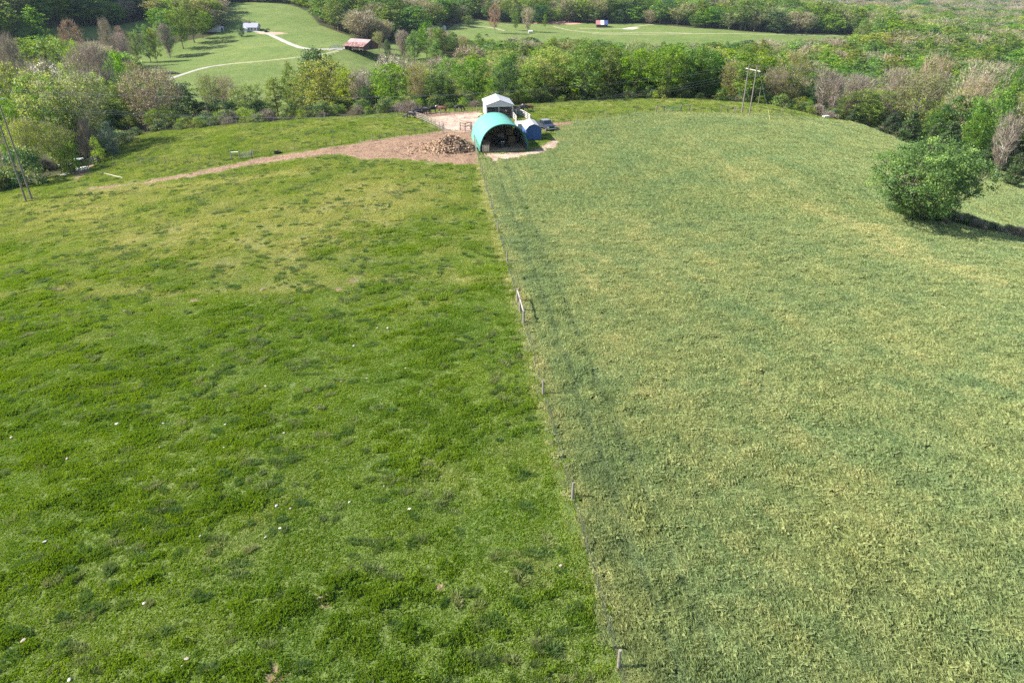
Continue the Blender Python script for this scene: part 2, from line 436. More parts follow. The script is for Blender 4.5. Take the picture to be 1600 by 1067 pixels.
g = mixc(nt, wd, g, floor_c)
dc = mixc(nt, A_('pale'), mixc(nt, n3, (.20, .12, .075), (.41, .275, .185)), mixc(nt, n2, (.42, .30, .23), (.62, .48, .38)))
dc = mixc(nt, math_(nt, 'MULTIPLY', math_(nt, 'SUBTRACT', 1.0, ramp(nt, noise(nt, .5, pos, 5, .7), .36, .55)), .6), dc, (.12, .07, .05))
dm = ramp(nt, math_(nt, 'ADD', A_('dirt'), math_(nt, 'MULTIPLY', math_(nt, 'SUBTRACT', noise(nt, .7, pos, 5, .75), .5), 4.2)), -.15, .35)
g = mixc(nt, dm, g, dc)
p = N(nt, 'BsdfPrincipled', Roughness=.95); p.inputs['Specular IOR Level'].default_value = .15
nt.links.new(g, p.inputs['Base Color'])
b = N(nt, 'Bump', Strength=.9, Distance=.16); nt.links.new(math_(nt, 'ADD', math_(nt, 'MULTIPLY', n4, .35), n3), b.inputs['Height'])
nt.links.new(b.outputs[0], p.inputs['Normal']); nt.links.new(p.outputs[0], out.inputs[0])
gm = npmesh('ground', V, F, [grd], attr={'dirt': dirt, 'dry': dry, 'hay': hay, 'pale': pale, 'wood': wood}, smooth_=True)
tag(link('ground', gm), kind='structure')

def ribbon(name, pts, w, mat, lift=.06, seg=2.0, wv=0.0):
    P = [Vector((p[0], p[1])) for p in pts]
    # smooth the line
    for _ in range(2):
        Q = [P[0]]
        for a, b_ in zip(P[:-1], P[1:]): Q += [a * .75 + b_ * .25, a * .25 + b_ * .75]
        P = Q + [P[-1]]
    L = []
    for a, b_ in zip(P[:-1], P[1:]):
        n = max(1, int((b_ - a).length / seg))
        L += [a.lerp(b_, k / n) for k in range(n)]
    L.append(P[-1]); vs = []
    for i, p_ in enumerate(L):
        d = (L[min(i + 1, len(L) - 1)] - L[max(0, i - 1)]).normalized(); nn = Vector((d.y, -d.x))
        ww = w * (1 + wv * math.sin(i * 1.3) * math.sin(i * .37))
        for k in (-.5, -.17, .17, .5):
            q = p_ + nn * ww * k; vs.append((q.x, q.y, 0))
    vs = np.array(vs); vs[:, 2] = T(vs[:, 0], vs[:, 1]) + lift
    vs[0::4, 2] -= lift * .8; vs[3::4, 2] -= lift * .8
    fs = [(i * 4 + k, i * 4 + k + 1, i * 4 + k + 5, i * 4 + k + 4) for i in range(len(L) - 1) for k in range(3)]
    return tag(link(name, npmesh(name, vs, fs, [mat], smooth_=True)), kind='structure')
gravel = pm('gravel', (.36, .335, .29), .95, .25, .8)
ctrack = pm('worn_track', (.28, .28, .14), .95, .25, .5)
pxl = lambda *ps: [tuple(at(*p).xy) for p in ps]
ribbon('gravel_road', pxl((258, 128), (275, 120), (300, 111.5), (330, 104), (362, 100)), 2.4, gravel, .12)
ribbon('farm_track', pxl((362, 100), (400, 97), (450, 92), (500, 87), (528, 80)), 2.4, ctrack, .12)
ribbon('gravel_road', pxl((398, 49), (416, 52), (430, 58), (446, 66), (462, 73), (478, 77), (510, 77.5), (535, 77.5)), 3.2, gravel, .14)
ribbon('gravel_road', pxl((905, 44.5), (935, 46), (965, 46), (990, 43.5), (1004, 40.5), (1020, 39)), 3.4, ctrack, .2)
ribbon('gravel_road', pxl((700, 45), (745, 42), (765, 43), (790, 49)), 3.4, ctrack, .2)
ribbon('farm_track', pxl((865, 42), (880, 46), (905, 50), (945, 53), (985, 51.5), (1020, 51), (1080, 53)), 2.5, ctrack, .2)
ribbon('farm_track', pxl((925, 53.5), (1010, 54.5), (1090, 53), (1200, 54.5), (1330, 58)), 2.5, ctrack, .2)
redclay = pm('bare_clay', (.50, .27, .20), .95, .3, .3)
def patch(name, pts, mat, lift=.15):
    P = poly_at(*pts); c = P.mean(0); vs = []; fs = []
    n = len(P); rings = [1, .75, .5, .25]
    for r in rings:
        for p_ in P: q = c + (p_ - c) * r; vs.append((q[0], q[1], 0))
    vs.append((c[0], c[1], 0)); vs = np.array(vs); vs[:, 2] = T(vs[:, 0], vs[:, 1]) + lift; vs[:n, 2] -= lift * 1.2
    for k in range(len(rings) - 1):
        for i in range(n): fs.append((k * n + i, k * n + (i + 1) % n, (k + 1) * n + (i + 1) % n, (k + 1) * n + i))
    k = len(rings) - 1
    for i in range(n): fs.append((k * n + i, k * n + (i + 1) % n, len(vs) - 1, len(vs) - 1))
    me = bpy.data.meshes.new(name); me.from_pydata([tuple(v_) for v_ in vs], [], [f if f[2] != f[3] else f[:3] for f in fs]); me.materials.append(mat)
    return tag(link(name, me), kind='structure')
patch('bare_clay', ((832, 37), (850, 34), (880, 33), (900, 35), (912, 38), (890, 39), (860, 38.5)), redclay)
patch('bare_clay', ((618, 52), (640, 41), (652, 38), (655, 44), (640, 50), (625, 58)), redclay)
patch('bare_clay', ((970, 46), (985, 43), (1000, 44), (990, 46.5)), pm('sand', (.6, .5, .42), .95, .2), .2)
patch('bare_clay', ((395, 52), (420, 50), (440, 51), (452, 53), (430, 55), (410, 54)), pm('red_yard', (.40, .27, .19), .95, .2), .1)
patch('bare_clay', ((512, 80), (520, 76), (545, 74.5), (548, 78)), gravel, .15)

# ------------------------------------------------------------------ scattering
def proto_collection(name, meshes):
    c = bpy.data.collections.new(name)
    for i, me in enumerate(meshes):
        o = bpy.data.objects.new('%s_%03d' % (name, i), me); c.objects.link(o)
    return c
def scatter(name, P, ROT, SCL, IDX, coll, tint=None, kind='stuff'):
    P = np.asarray(P, np.float32); n = len(P)
    me = bpy.data.meshes.new(name); me.vertices.add(n); me.vertices.foreach_set('co', P.ravel())
    for nm, typ, dat in (('rot', 'FLOAT_VECTOR', ROT), ('scl', 'FLOAT_VECTOR', SCL)):
        a = me.attributes.new(nm, typ, 'POINT'); a.data.foreach_set('vector', np.asarray(dat, np.float32).ravel())
    a = me.attributes.new('idx', 'INT', 'POINT'); a.data.foreach_set('value', np.asarray(IDX, np.int32))
    if tint is not None:
        a = me.attributes.new('tint', 'FLOAT', 'POINT'); a.data.foreach_set('value', np.asarray(tint, np.float32))
    o = link(name, me)
    ng = bpy.data.node_groups.new(name, 'GeometryNodeTree')
    ng.interface.new_socket('Geometry', in_out='INPUT', socket_type='NodeSocketGeometry')
    ng.interface.new_socket('Geometry', in_out='OUTPUT', socket_type='NodeSocketGeometry')
    gi = ng.nodes.new('NodeGroupInput'); go = ng.nodes.new('NodeGroupOutput')
    m2p = ng.nodes.new('GeometryNodeMeshToPoints'); iop = ng.nodes.new('GeometryNodeInstanceOnPoints')
    ci = ng.nodes.new('GeometryNodeCollectionInfo'); ci.inputs[0].default_value = coll
    ci.inputs['Separate Children'].default_value = True; ci.inputs['Reset Children'].default_value = True
    def na(nm, dt):
        x = ng.nodes.new('GeometryNodeInputNamedAttribute'); x.data_type = dt; x.inputs[0].default_value = nm
        return x.outputs[0]
    L = ng.links.new
    L(gi.outputs[0], m2p.inputs[0]); L(m2p.outputs[0], iop.inputs['Points']); L(ci.outputs[0], iop.inputs['Instance'])
    iop.inputs['Pick Instance'].default_value = True
    L(na('idx', 'INT'), iop.inputs['Instance Index'])
    e = ng.nodes.new('FunctionNodeEulerToRotation'); L(na('rot', 'FLOAT_VECTOR'), e.inputs[0]); L(e.outputs[0], iop.inputs['Rotation'])
    L(na('scl', 'FLOAT_VECTOR'), iop.inputs['Scale']); L(iop.outputs[0], go.inputs[0])
    md = o.modifiers.new('scatter', 'NODES'); md.node_group = ng
    return tag(o, kind=kind)
def slope_euler(x, y, rz, T=T):
    """euler that lays a tile on the slope after turning it by rz"""
    e = .25
    gx_ = (T(x + e, y) - T(x - e, y)) / (2 * e); gy_ = (T(x, y + e) - T(x, y - e)) / (2 * e)
    out = np.zeros((len(x), 3), np.float32)
    for i in range(len(x)):
        nrm = Vector((-gx_[i], -gy_[i], 1)).normalized()
        q = Vector((0, 0, 1)).rotation_difference(nrm) @ Matrix.Rotation(rz[i], 3, 'Z').to_quaternion()
        out[i] = q.to_euler()
    return out
def pnoise(seed, size, k):
    """tiling noise over a square of given size"""
    r = np.random.RandomState(seed); terms = []
    for _ in range(10):
        terms.append((r.randint(-k, k + 1), r.randint(-k, k + 1), r.rand() * 6.28, .5 + r.rand()))
    def f(x, y):
        s = 0
        for a, b_, ph, am in terms: s = s + am * np.sin(2 * np.pi * (a * x + b_ * y) / size + ph)
        return s / 3.2
    return f
def grass_tile(seed, size, n, h0, h1, w0, w1, lean, clump=.5, k=4):
    r = np.random.RandomState(seed)
    x = (r.rand(n) - .5) * size; y = (r.rand(n) - .5) * size
    c = pnoise(900 + (seed % 3 if size > 1 else seed), size, k)(x, y) * clump * (1 if size > 1 else .4)
    dirn = (.85 + pnoise(950 + seed, size, 3)(x, y) * .8 + r.randn(n) * .75) if h1 > .15 else r.rand(n) * 6.283
    h = (h0 + (h1 - h0) * r.rand(n) ** 1.3) * np.clip(1 + c, .35, 2.2)
    w = w0 + (w1 - w0) * r.rand(n)
    a = r.rand(n) * np.pi
    le = lean * (.4 + r.rand(n)) * h
    z0 = -.07
    V = np.zeros((n, 4, 3)); dx, dy = np.cos(a) * w / 2, np.sin(a) * w / 2; lx, ly = np.cos(dirn) * le, np.sin(dirn) * le
    V[:, 0] = np.stack([x - dx, y - dy, np.full(n, z0)], 1); V[:, 1] = np.stack([x + dx, y + dy, np.full(n, z0)], 1)
    V[:, 2] = np.stack([x + dx * .9 + lx * .35, y + dy * .9 + ly * .35, h * .62], 1)
    V[:, 3] = np.stack([x + lx, y + ly, h * (1 - .25 * lean)], 1)
    Fc = np.arange(n)[:, None] * 4
    Fq = np.concatenate([np.concatenate([Fc, Fc + 1, Fc + 2], 1), np.concatenate([Fc, Fc + 2, Fc + 3], 1)])
    vv = np.repeat(np.clip(.5 + .35 * r.randn(n) - .15 * c, 0, 1), 4)
    return V.reshape(-1, 3), Fq, vv
def grassmat(name, a, b_, dryc, tr=.35, macro=((.05, 1), (.4, 1), (1.6, 1)), lush=(.05, .11, .05), drange=(.25, 1.25)):
    m, nt, out = newmat(name)
    pos = N(nt, 'NewGeometry').outputs['Position']
    v = N(nt, 'Attribute', attribute_name='v').outputs['Fac']
    ti = nt.nodes.new('ShaderNodeAttribute'); ti.attribute_type = 'INSTANCER'; ti.attribute_name = 'tint'
    f = math_(nt, 'ADD', math_(nt, 'MULTIPLY', v, .45), math_(nt, 'MULTIPLY', ramp(nt, noise(nt, 1.1, pos, 6, .72), .36, .64), .55))
    c = mixc(nt, f, a, b_)
    c = mixc(nt, math_(nt, 'MULTIPLY', ramp(nt, noise(nt, .12, pos, 5, .7), .40, .66), .6), c, lush)
    d = math_(nt, 'ADD', ti.outputs['Fac'], math_(nt, 'MULTIPLY', ramp(nt, noise(nt, .28, pos, 5, .65), .42, .72), .42))
    d = math_(nt, 'ADD', d, math_(nt, 'MULTIPLY', math_(nt, 'SUBTRACT', v, .5), .6))
    c = mixc(nt, ramp(nt, d, *drange), c, dryc)
    c = mixc(nt, math_(nt, 'MULTIPLY', ramp(nt, ti.outputs['Fac'], -.05, -.6), .6), c, [q_ * .6 for q_ in lush])
    p = N(nt, 'BsdfPrincipled', Roughness=.6); p.inputs['Specular IOR Level'].default_value = .25
    nt.links.new(c, p.inputs['Base Color'])
    t = N(nt, 'BsdfTranslucent'); h = N(nt, 'HueSaturation', Hue=.49, Saturation=1.1, Value=1.25); nt.links.new(c, h.inputs['Color']); nt.links.new(h.outputs[0], t.inputs[0])
    mx = N(nt, 'MixShader', Fac=tr); nt.links.new(p.outputs[0], mx.inputs[1]); nt.links.new(t.outputs[0], mx.inputs[2])
    nt.links.new(mx.outputs[0], out.inputs[0]); return m
g_short = grassmat('short_grass', (.125, .225, .014), (.26, .36, .04), (.48, .46, .16), lush=(.10, .20, .03))
g_tall = grassmat('hay_grass', (.212, .27, .094), (.43, .46, .20), (.53, .50, .225), lush=(.195, .30, .135), tr=.42)
g_tuft = grassmat('tuft_grass', (.06, .13, .02), (.13, .215, .045), (.26, .28, .11), lush=(.08, .15, .06))
TS = 2.0
def tilem(seed, size, short):
    if short: a = grass_tile(seed, size, int(2600 * size * size / 4), .045, .14, .03, .055, .6, .85, 9 if size > 1 else 2)
    else: a = grass_tile(seed, size, int(4200 * size * size / 4), .08, .22, .02, .038, .8, .85, 11 if size > 1 else 2)
    return npmesh('grass_tile', a[0], a[1], [g_short if short else g_tall], attr={'v': a[2]})
pc_tiles = proto_collection('tile', [tilem(s, TS, True) for s in range(5)] + [tilem(50 + s, TS, False) for s in range(5)] +
                            [tilem(100 + s, .5, True) for s in range(10)] + [tilem(150 + s, .5, False) for s in range(14)])
# lumps of the turf under the blades
_tab = np.random.RandomState(77).rand(256, 256)
def vn(x, y, s, k=0):
    x = np.asarray(x) / s + 31.7 * k; y = np.asarray(y) / s + 17.3 * k
    ix, iy = np.floor(x).astype(int), np.floor(y).astype(int); fx_, fy_ = x - ix, y - iy
    fx_ = fx_ * fx_ * (3 - 2 * fx_); fy_ = fy_ * fy_ * (3 - 2 * fy_)
    g = lambda a, b_: _tab[a % 256, b_ % 256]
    return (g(ix, iy) * (1 - fx_) + g(ix + 1, iy) * fx_) * (1 - fy_) + (g(ix, iy + 1) * (1 - fx_) + g(ix + 1, iy + 1) * fx_) * fy_
# tiles run along the fence, so that the two fields meet on it
smax, tmax = 150, 215
S_, T_ = np.meshgrid(np.arange(-smax, smax, TS) + TS / 2, np.arange(-14, tmax, TS) + TS / 2)
def st2xy(s, t): return F0.x + FN.x * s + FD.x * t, F0.y + FN.y * s + FD.y * t
def inview(x, y, m=60, up=0):
    z = T(x, y); d = y * CP + (CAM_H - z) * SP
    u = 800 + FPX * x / d; v = 533.5 - FPX * (y * SP - (CAM_H - z) * CP) / d
    return (d > 3) & (u > -m * (60 / d + 1)) & (u < 1600 + m * (60 / d + 1)) & (v < 1067 + m * 3) & (v > -200)
sx, tx = S_.ravel(), T_.ravel(); x, y = st2xy(sx, tx)
fd = sdist(FIELD, x, y); ok = (fd > -.5) & inview(x, y, 90) & (y > 8)
sx, tx, x, y = sx[ok], tx[ok], x[ok], y[ok]
dd = dirtness(x, y)
for p_, r_ in BARE: dd = np.maximum(dd, r_ - np.hypot(x - p_.x, y - p_.y))
fs_t = fence_s(x, y)
nearf = (fs_t > -3) & (fs_t < 7) & (y < 130)
closef = y < 88
nearf = nearf | closef
full = (dd < -3.0) & ~nearf
part = (dd < 3.4) & ~full
cell = [(x[full], y[full], np.full(full.sum(), TS))]
ox, oy = np.meshgrid((np.arange(4) - 1.5) * .5, (np.arange(4) - 1.5) * .5)
xs = (x[part][:, None] + FN.x * ox.ravel() + FD.x * oy.ravel()).ravel(); ys = (y[part][:, None] + FN.y * ox.ravel() + FD.y * oy.ravel()).ravel()
d2 = dirtness(xs, ys) + (vn(xs, ys, 1.3, 8) + .6 * vn(xs, ys, .6, 9) - .66) * 2.4
for p_, r_ in BARE: d2 = np.maximum(d2, r_ - np.hypot(xs - p_.x, ys - p_.y))
d2 = d2 + .3 * wob(xs, ys, 6) + RS.randn(len(xs)) * .12
k2 = d2 < 0
AX = np.concatenate([x[full], xs[k2]]); AY = np.concatenate([y[full], ys[k2]])
small = np.concatenate([np.zeros(full.sum(), bool), np.ones(k2.sum(), bool)])
ishay = sdist(HAY, AX, AY) + .45 * wob(AX, AY, 5) + np.where(small, RS.randn(len(AX)) * .25, 0) > 0
dr = dry_far_tone(AX, AY)
fs_a = fence_s(AX, AY); rut = np.where(AY < 128, np.exp(-((fs_a - 2.7 - .3 * wob(AX, AY, .8)) / .38) ** 2) + .8 * np.exp(-((fs_a - 4.7 - .3 * wob(AX, AY, .8)) / .42) ** 2), 0)
dr = dr - .42 * rut * (.4 + 1.2 * vn(AX, AY, 1.6, 5)) + np.where(np.abs(fs_a) < .8, .35, 0)
n = len(AX)
fang = math.atan2(FD.y, FD.x) - math.pi / 2
rz = fang + RS.randint(0, 4, n) * math.pi / 2 * ~ishay + RS.randn(n) * np.where(small, .4, .05) * np.where(ishay | small, 1, 0)
AX = AX + np.where(small, RS.uniform(-.13, .13, n), 0); AY = AY + np.where(small, RS.uniform(-.13, .13, n), 0)
IDX = np.where(small, np.where(ishay, 20 + RS.randint(0, 14, n), 10 + RS.randint(0, 10, n)), np.where(ishay, 5 + RS.randint(0, 5, n), RS.randint(0, 5, n)))
sc = np.ones((n, 3)); sc[:, 2] = np.clip(.9 + .35 * wob(AX, AY, 2.7) - .25 * np.clip(dr, 0, 1) - .68 * rut + .4 * np.exp(-((fs_a - 3.7) / .6) ** 2) * (AY < 128), .3, 1.7)
def lump(x, y):
    a = x * .93 + y * .37; b_ = (-x * .37 + y * .93)
    n_ = .5 * vn(a * .6, b_, .82) + .34 * vn(a * .8, b_, .42, 1) + .16 * vn(x, y, 2.6, 2)
    big = vn(x, y, 6.0, 3)
    return smooth(.50, .84, n_ + .5 * (big - .5)) * (.35 + .9 * vn(x, y, 2.2, 6)), n_
lm, ln = lump(AX, AY)
def TL(x, y):
    l_, n_ = lump(x, y); h_ = fence_s(x, y) > 0
    return T(x, y) + smooth(93, 83, y) * np.where(h_, .30 * n_, .13 * l_)
sc[small, :2] = 1.18
sc[:, 2] *= np.where(small, np.where(ishay, .55 + 1.0 * ln, .75 + .75 * lm), 1)
dr = dr - np.where(small & ~ishay, .30 * lm, 0) + np.where(small & ishay, .9 * (ln - .5), 0)
GRASS = []
for nm, msk in (('short_grass', ~ishay), ('hay_grass', ishay)):
    GRASS.append(scatter(nm, np.stack([AX, AY, TL(AX, AY)], 1)[msk], slope_euler(AX[msk], AY[msk], rz[msk], TL), sc[msk], IDX[msk], pc_tiles, dr[msk]))
print('tiles', n)
# tufts the cattle leave standing
def tuft(seed, rad_, n, h0, h1, w):
    r = np.random.RandomState(seed); a = r.rand(n) * 6.283; rr = rad_ * np.sqrt(r.rand(n)) * (1 + .3 * np.sin(a * 2 + seed)); x = np.cos(a) * rr; y = np.sin(a) * rr * .75
    h = (h0 + (h1 - h0) * r.rand(n)) * np.clip(1.15 - (rr / rad_) ** 2 * .6, .3, 1.2); t = r.rand(n) * 6.283; ww = w * (.6 + .8 * r.rand(n))
    lx, ly = (np.cos(a) * .35 + r.randn(n) * .3) * h, (np.sin(a) * .35 + r.randn(n) * .3) * h
    V = np.zeros((n, 3, 3)); V[:, 0] = np.stack([x - np.cos(t) * ww / 2, y - np.sin(t) * ww / 2, np.full(n, -.05)], 1); V[:, 1] = np.stack([x + np.cos(t) * ww / 2, y + np.sin(t) * ww / 2, np.full(n, -.05)], 1)
    V[:, 2] = np.stack([x + lx, y + ly, h], 1)
    return npmesh('tuft', V.reshape(-1, 3), np.arange(n * 3).reshape(-1, 3), [g_tuft], attr={'v': np.repeat(np.clip(.45 + .3 * r.randn(n), 0, 1), 3)})
pc_tuft = proto_collection('tuft', [tuft(s, .32 + .12 * (s % 3), 260, .14, .34, .05) for s in range(6)])
n = 60000
x = RS.uniform(-120, 120, n); y = RS.uniform(12, 190, n)
dens = .5 + .5 * wob(x, y, 2.4) + .35 * wob(x, y, .7)
ok = inview(x, y, 80) & (sdist(FIELD, x, y) > 1) & (dirtness(x, y) < -1)
hh = sdist(HAY, x, y); fsx = fence_s(x, y); band = (fsx > 1.2) & (fsx < 6.5) & (y < 90)
ok &= (band & (RS.rand(n) < .18)) | ((hh < -1) & (RS.rand(n) < np.clip(dens, .05, 1) ** 1.6)) | ((hh > 1.5) & (RS.rand(n) < .10))
x, y = x[ok], y[ok]; n = len(x)
k = RS.uniform(.35, 1.1, n) ** 1.2
GRASS.append(scatter('grass_tufts', np.stack([x, y, T(x, y)], 1), slope_euler(x, y, RS.uniform(0, 6.28, n)), np.stack([k * RS.uniform(.9, 1.7, n), k, k * RS.uniform(.7, 1.1, n)], 1), RS.randint(0, 6, n), pc_tuft, RS.uniform(-.2, 1.0, n)))
print('tufts', n)

# ------------------------------------------------------------------ trees
bark = pm('bark', (.17, .13, .10), .9, .35, 3)
bark_pale = pm('pale_bark', (.62, .57, .50), .85, .25, 3)
bark_grey = pm('grey_bark', (.30, .26, .22), .9, .3, 3)
LM = {
    'green':  leafmat('leaf_green', (.055, .12, .014), (.165, .265, .036), .38),
    'bright': leafmat('leaf_bright', (.10, .19, .015), (.265, .385, .045), .42, .025),
    'yellow': leafmat('leaf_yellow', (.20, .25, .04), (.40, .43, .10), .45, .02),
    'dark':   leafmat('leaf_dark', (.03, .075, .018), (.075, .155, .04), .28, .02),
    'cedar':  leafmat('cedar_needles', (.022, .042, .016), (.06, .085, .03), .12, .03),
    'olive':  leafmat('leaf_olive', (.13, .165, .03), (.30, .325, .085), .38, .03),
    'tan':    leafmat('leaf_tan', (.24, .195, .09), (.46, .39, .22), .33, .015),
    'twig':   leafmat('twigs', (.19, .155, .11), (.38, .325, .25), .15, .02),
    'white':  leafmat('blossom', (.45, .42, .30), (.78, .74, .60), .35, .02),
    'rust':   leafmat('leaf_rust', (.20, .11, .06), (.36, .21, .12), .35, .02),
    'silver': leafmat('leaf_silver', (.14, .20, .13), (.30, .38, .27), .3, .02),
}
def crown_shape(kind, t):
    """half width of the crown at share t of its height"""
    t = np.clip(t, 0, 1)
    if kind == 'round': return np.sqrt(np.clip(1 - (2 * t - 1) ** 2, 0, 1)) ** .8
    if kind == 'tall': return np.sin(np.pi * t ** .75) ** .6
    if kind == 'fan': return np.clip(np.sin(np.pi * (t * .9 + .02)) ** .6, 0, 1) * (.45 + .65 * t)
    if kind == 'cone': return (1 - t) ** .75 * np.clip(t * 9, 0, 1)
    if kind == 'dome': return np.sqrt(np.clip(1 - t ** 2, 0, 1)) * np.clip(t * 8 + .5, 0, 1)
TREES = {}
def tree_meshes(name, seed, H=14., R_=4.2, base=.16, shape='round', ncl=150, nleaf=34, leaf=.34, rc=.64, twigs=0, leafm='green', barkm=None, limbs=16, trunk_r=.22, stems=1, shell=.5, lobes=.25,
                twl=1.2, second=None, lod=False, tw=.035, flat=False):
    r = np.random.RandomState(seed)
    barkm = barkm or bark
    # centres of the leaf clumps, pushed outward, on a lobed outline
    C = []
    dirs = r.randn(9, 3); dirs /= np.linalg.norm(dirs, axis=1)[:, None]; amp = r.uniform(.3, 1, 9) * lobes
    while len(C) < ncl:
        t = r.rand(); a = r.rand() * 6.283; rr = (shell + (1 - shell) * r.rand()) if r.rand() < .8 else r.rand() * shell
        d = np.array([math.cos(a), math.sin(a), (t - .5) * 1.6]); d /= np.linalg.norm(d)
        k = 1 + (amp * np.clip(dirs @ d, 0, 1) ** 4).sum() * 1.5 - lobes * .7
        w = crown_shape(shape, t) * R_ * k
        if r.rand() > (crown_shape(shape, t) * .85 + .15): continue
        C.append((math.cos(a) * w * rr, math.sin(a) * w * rr, H * (base + (1 - base) * t * (.93 + .07 * k))))
    C = np.array(C)
    mb = MB(); nodes = []
    for s in range(stems):
        a0 = r.rand() * 6.28; sp = (R_ * .5 if stems > 1 else .25)
        top = H * (.82 if shape in ('tall', 'cone') else .62)
        pts = []
        for i in range(7):
            q = i / 6
            pts.append((math.cos(a0) * sp * q ** 1.3 + r.randn() * .06 * q * R_ * .3, math.sin(a0) * sp * q ** 1.3 + r.randn() * .06 * q * R_ * .3, top * q - (.3 if i == 0 else 0)))
        rr = [trunk_r * (1.25 if i == 0 else 1 - .75 * i / 6) for i in range(7)]
        mb.tube(pts, rr, 6 if not lod else 4)
        for i in range(6):
            for f in (0, .5):
                p_ = np.array(pts[i]) * (1 - f) + np.array(pts[i + 1]) * f
                nodes.append((p_, rr[i] * .8, 0))
    nodes = [n_ for n_ in nodes if n_[0][2] > H * base * .45] or nodes
    order = r.permutation(len(C))
    for j, ci in enumerate(order):
        if lod and j > 8: break
        c = C[ci]; best = None
        if j < limbs:
            want = c[2] - (math.hypot(c[0], c[1]) * .75)
            best = min((n_ for n_ in nodes if n_[2] == 0), key=lambda n_: abs(n_[0][2] - max(want, H * base * .5)) + .3 * np.linalg.norm(n_[0][:2] - c[:2]))
        else:
            best = min(nodes, key=lambda n_: np.linalg.norm(n_[0] - c) + (3 if n_[0][2] > c[2] else 0))
        p0 = best[0]; L = np.linalg.norm(c - p0)
        if L < .3: continue
        r0 = min(best[1] * .75, .035 + L * .022) if j < limbs else min(best[1] * .7, .05)
        mid = p0 * .5 + c * .5 + np.array([r.randn() * .06 * L, r.randn() * .06 * L, (.04 if j < limbs else .02) * L])
        mb.tube([p0, mid, c], [r0, r0 * .65, max(r0 * .25, .012)], 4 if j < limbs else 3, cap=False)
        if not lod:
            for f in (.35, .6, .85):
                q = p0 * (1 - f) ** 2 + mid * 2 * f * (1 - f) + c * f * f
                nodes.append((q, r0 * (1 - .7 * f), 1))
    tm = mb.mesh(name + '_trunk', [barkm])
    # leaves
    parts = []; tone = []; mi = []
    nl = nleaf
    tot = len(C) * nl
    cc = np.repeat(C, nl, 0); ctone = np.repeat(r.randn(len(C)) * .22, nl)
    off = r.randn(tot, 3) * rc * np.array([1, 1, .7]) * .62
    P = cc + off
    nrm = r.randn(tot, 3) + np.array([0, 0, .9]) + off / (rc + 1e-6) * .6
    if flat: nrm = nrm * np.array([.5, .5, 1.5])
    nrm /= np.linalg.norm(nrm, axis=1)[:, None]
    tmp = r.randn(tot, 3); U = np.cross(nrm, tmp); U /= np.linalg.norm(U, axis=1)[:, None] + 1e-9; W = np.cross(nrm, U)
    s = leaf * (.6 + .8 * r.rand(tot))[:, None]
    Vv = np.stack([P - U * s * .5, P + W * s * .32, P + U * s * .5, P - W * s * .32], 1).reshape(-1, 3)
    Fq = np.arange(tot * 4).reshape(-1, 4)
    v = np.repeat(np.clip(.5 + ctone + .2 * r.randn(tot), 0, 1), 4)
    m2 = np.zeros(tot, int)
    if second: m2 = np.repeat((r.rand(len(C)) < second[1]).astype(int), nl)
    mats = [LM[leafm], LM[second[0]] if second else LM['twig'], LM['twig']]
    if twigs:
        nt_ = len(C) * twigs
        c2 = np.repeat(C, twigs, 0) + r.randn(nt_, 3) * rc * .35
        out_ = c2 - np.array([0, 0, H * base]); out_ /= np.linalg.norm(out_, axis=1)[:, None] + 1e-6
        d = out_ * .8 + r.randn(nt_, 3) * .55 + np.array([0, 0, .35]); d /= np.linalg.norm(d, axis=1)[:, None]
        L = twl * (.5 + r.rand(nt_))[:, None]
        sd_ = np.cross(d, r.randn(nt_, 3)); sd_ /= np.linalg.norm(sd_, axis=1)[:, None]
        e = c2 + d * L
        T2 = np.stack([c2 - sd_ * tw, c2 + sd_ * tw, e + sd_ * tw * .35, e - sd_ * tw * .35], 1).reshape(-1, 3)
        Fq = np.concatenate([Fq, np.arange(nt_ * 4).reshape(-1, 4) + len(Vv)]); Vv = np.concatenate([Vv, T2])
        v = np.concatenate([v, np.repeat(np.clip(.5 + .25 * r.randn(nt_), 0, 1), 4)]); m2 = np.concatenate([m2, np.full(nt_, 2)])
    cm = npmesh(name + '_crown', Vv, Fq, mats, m2, {'v': v})
    return tm, cm, H, R_
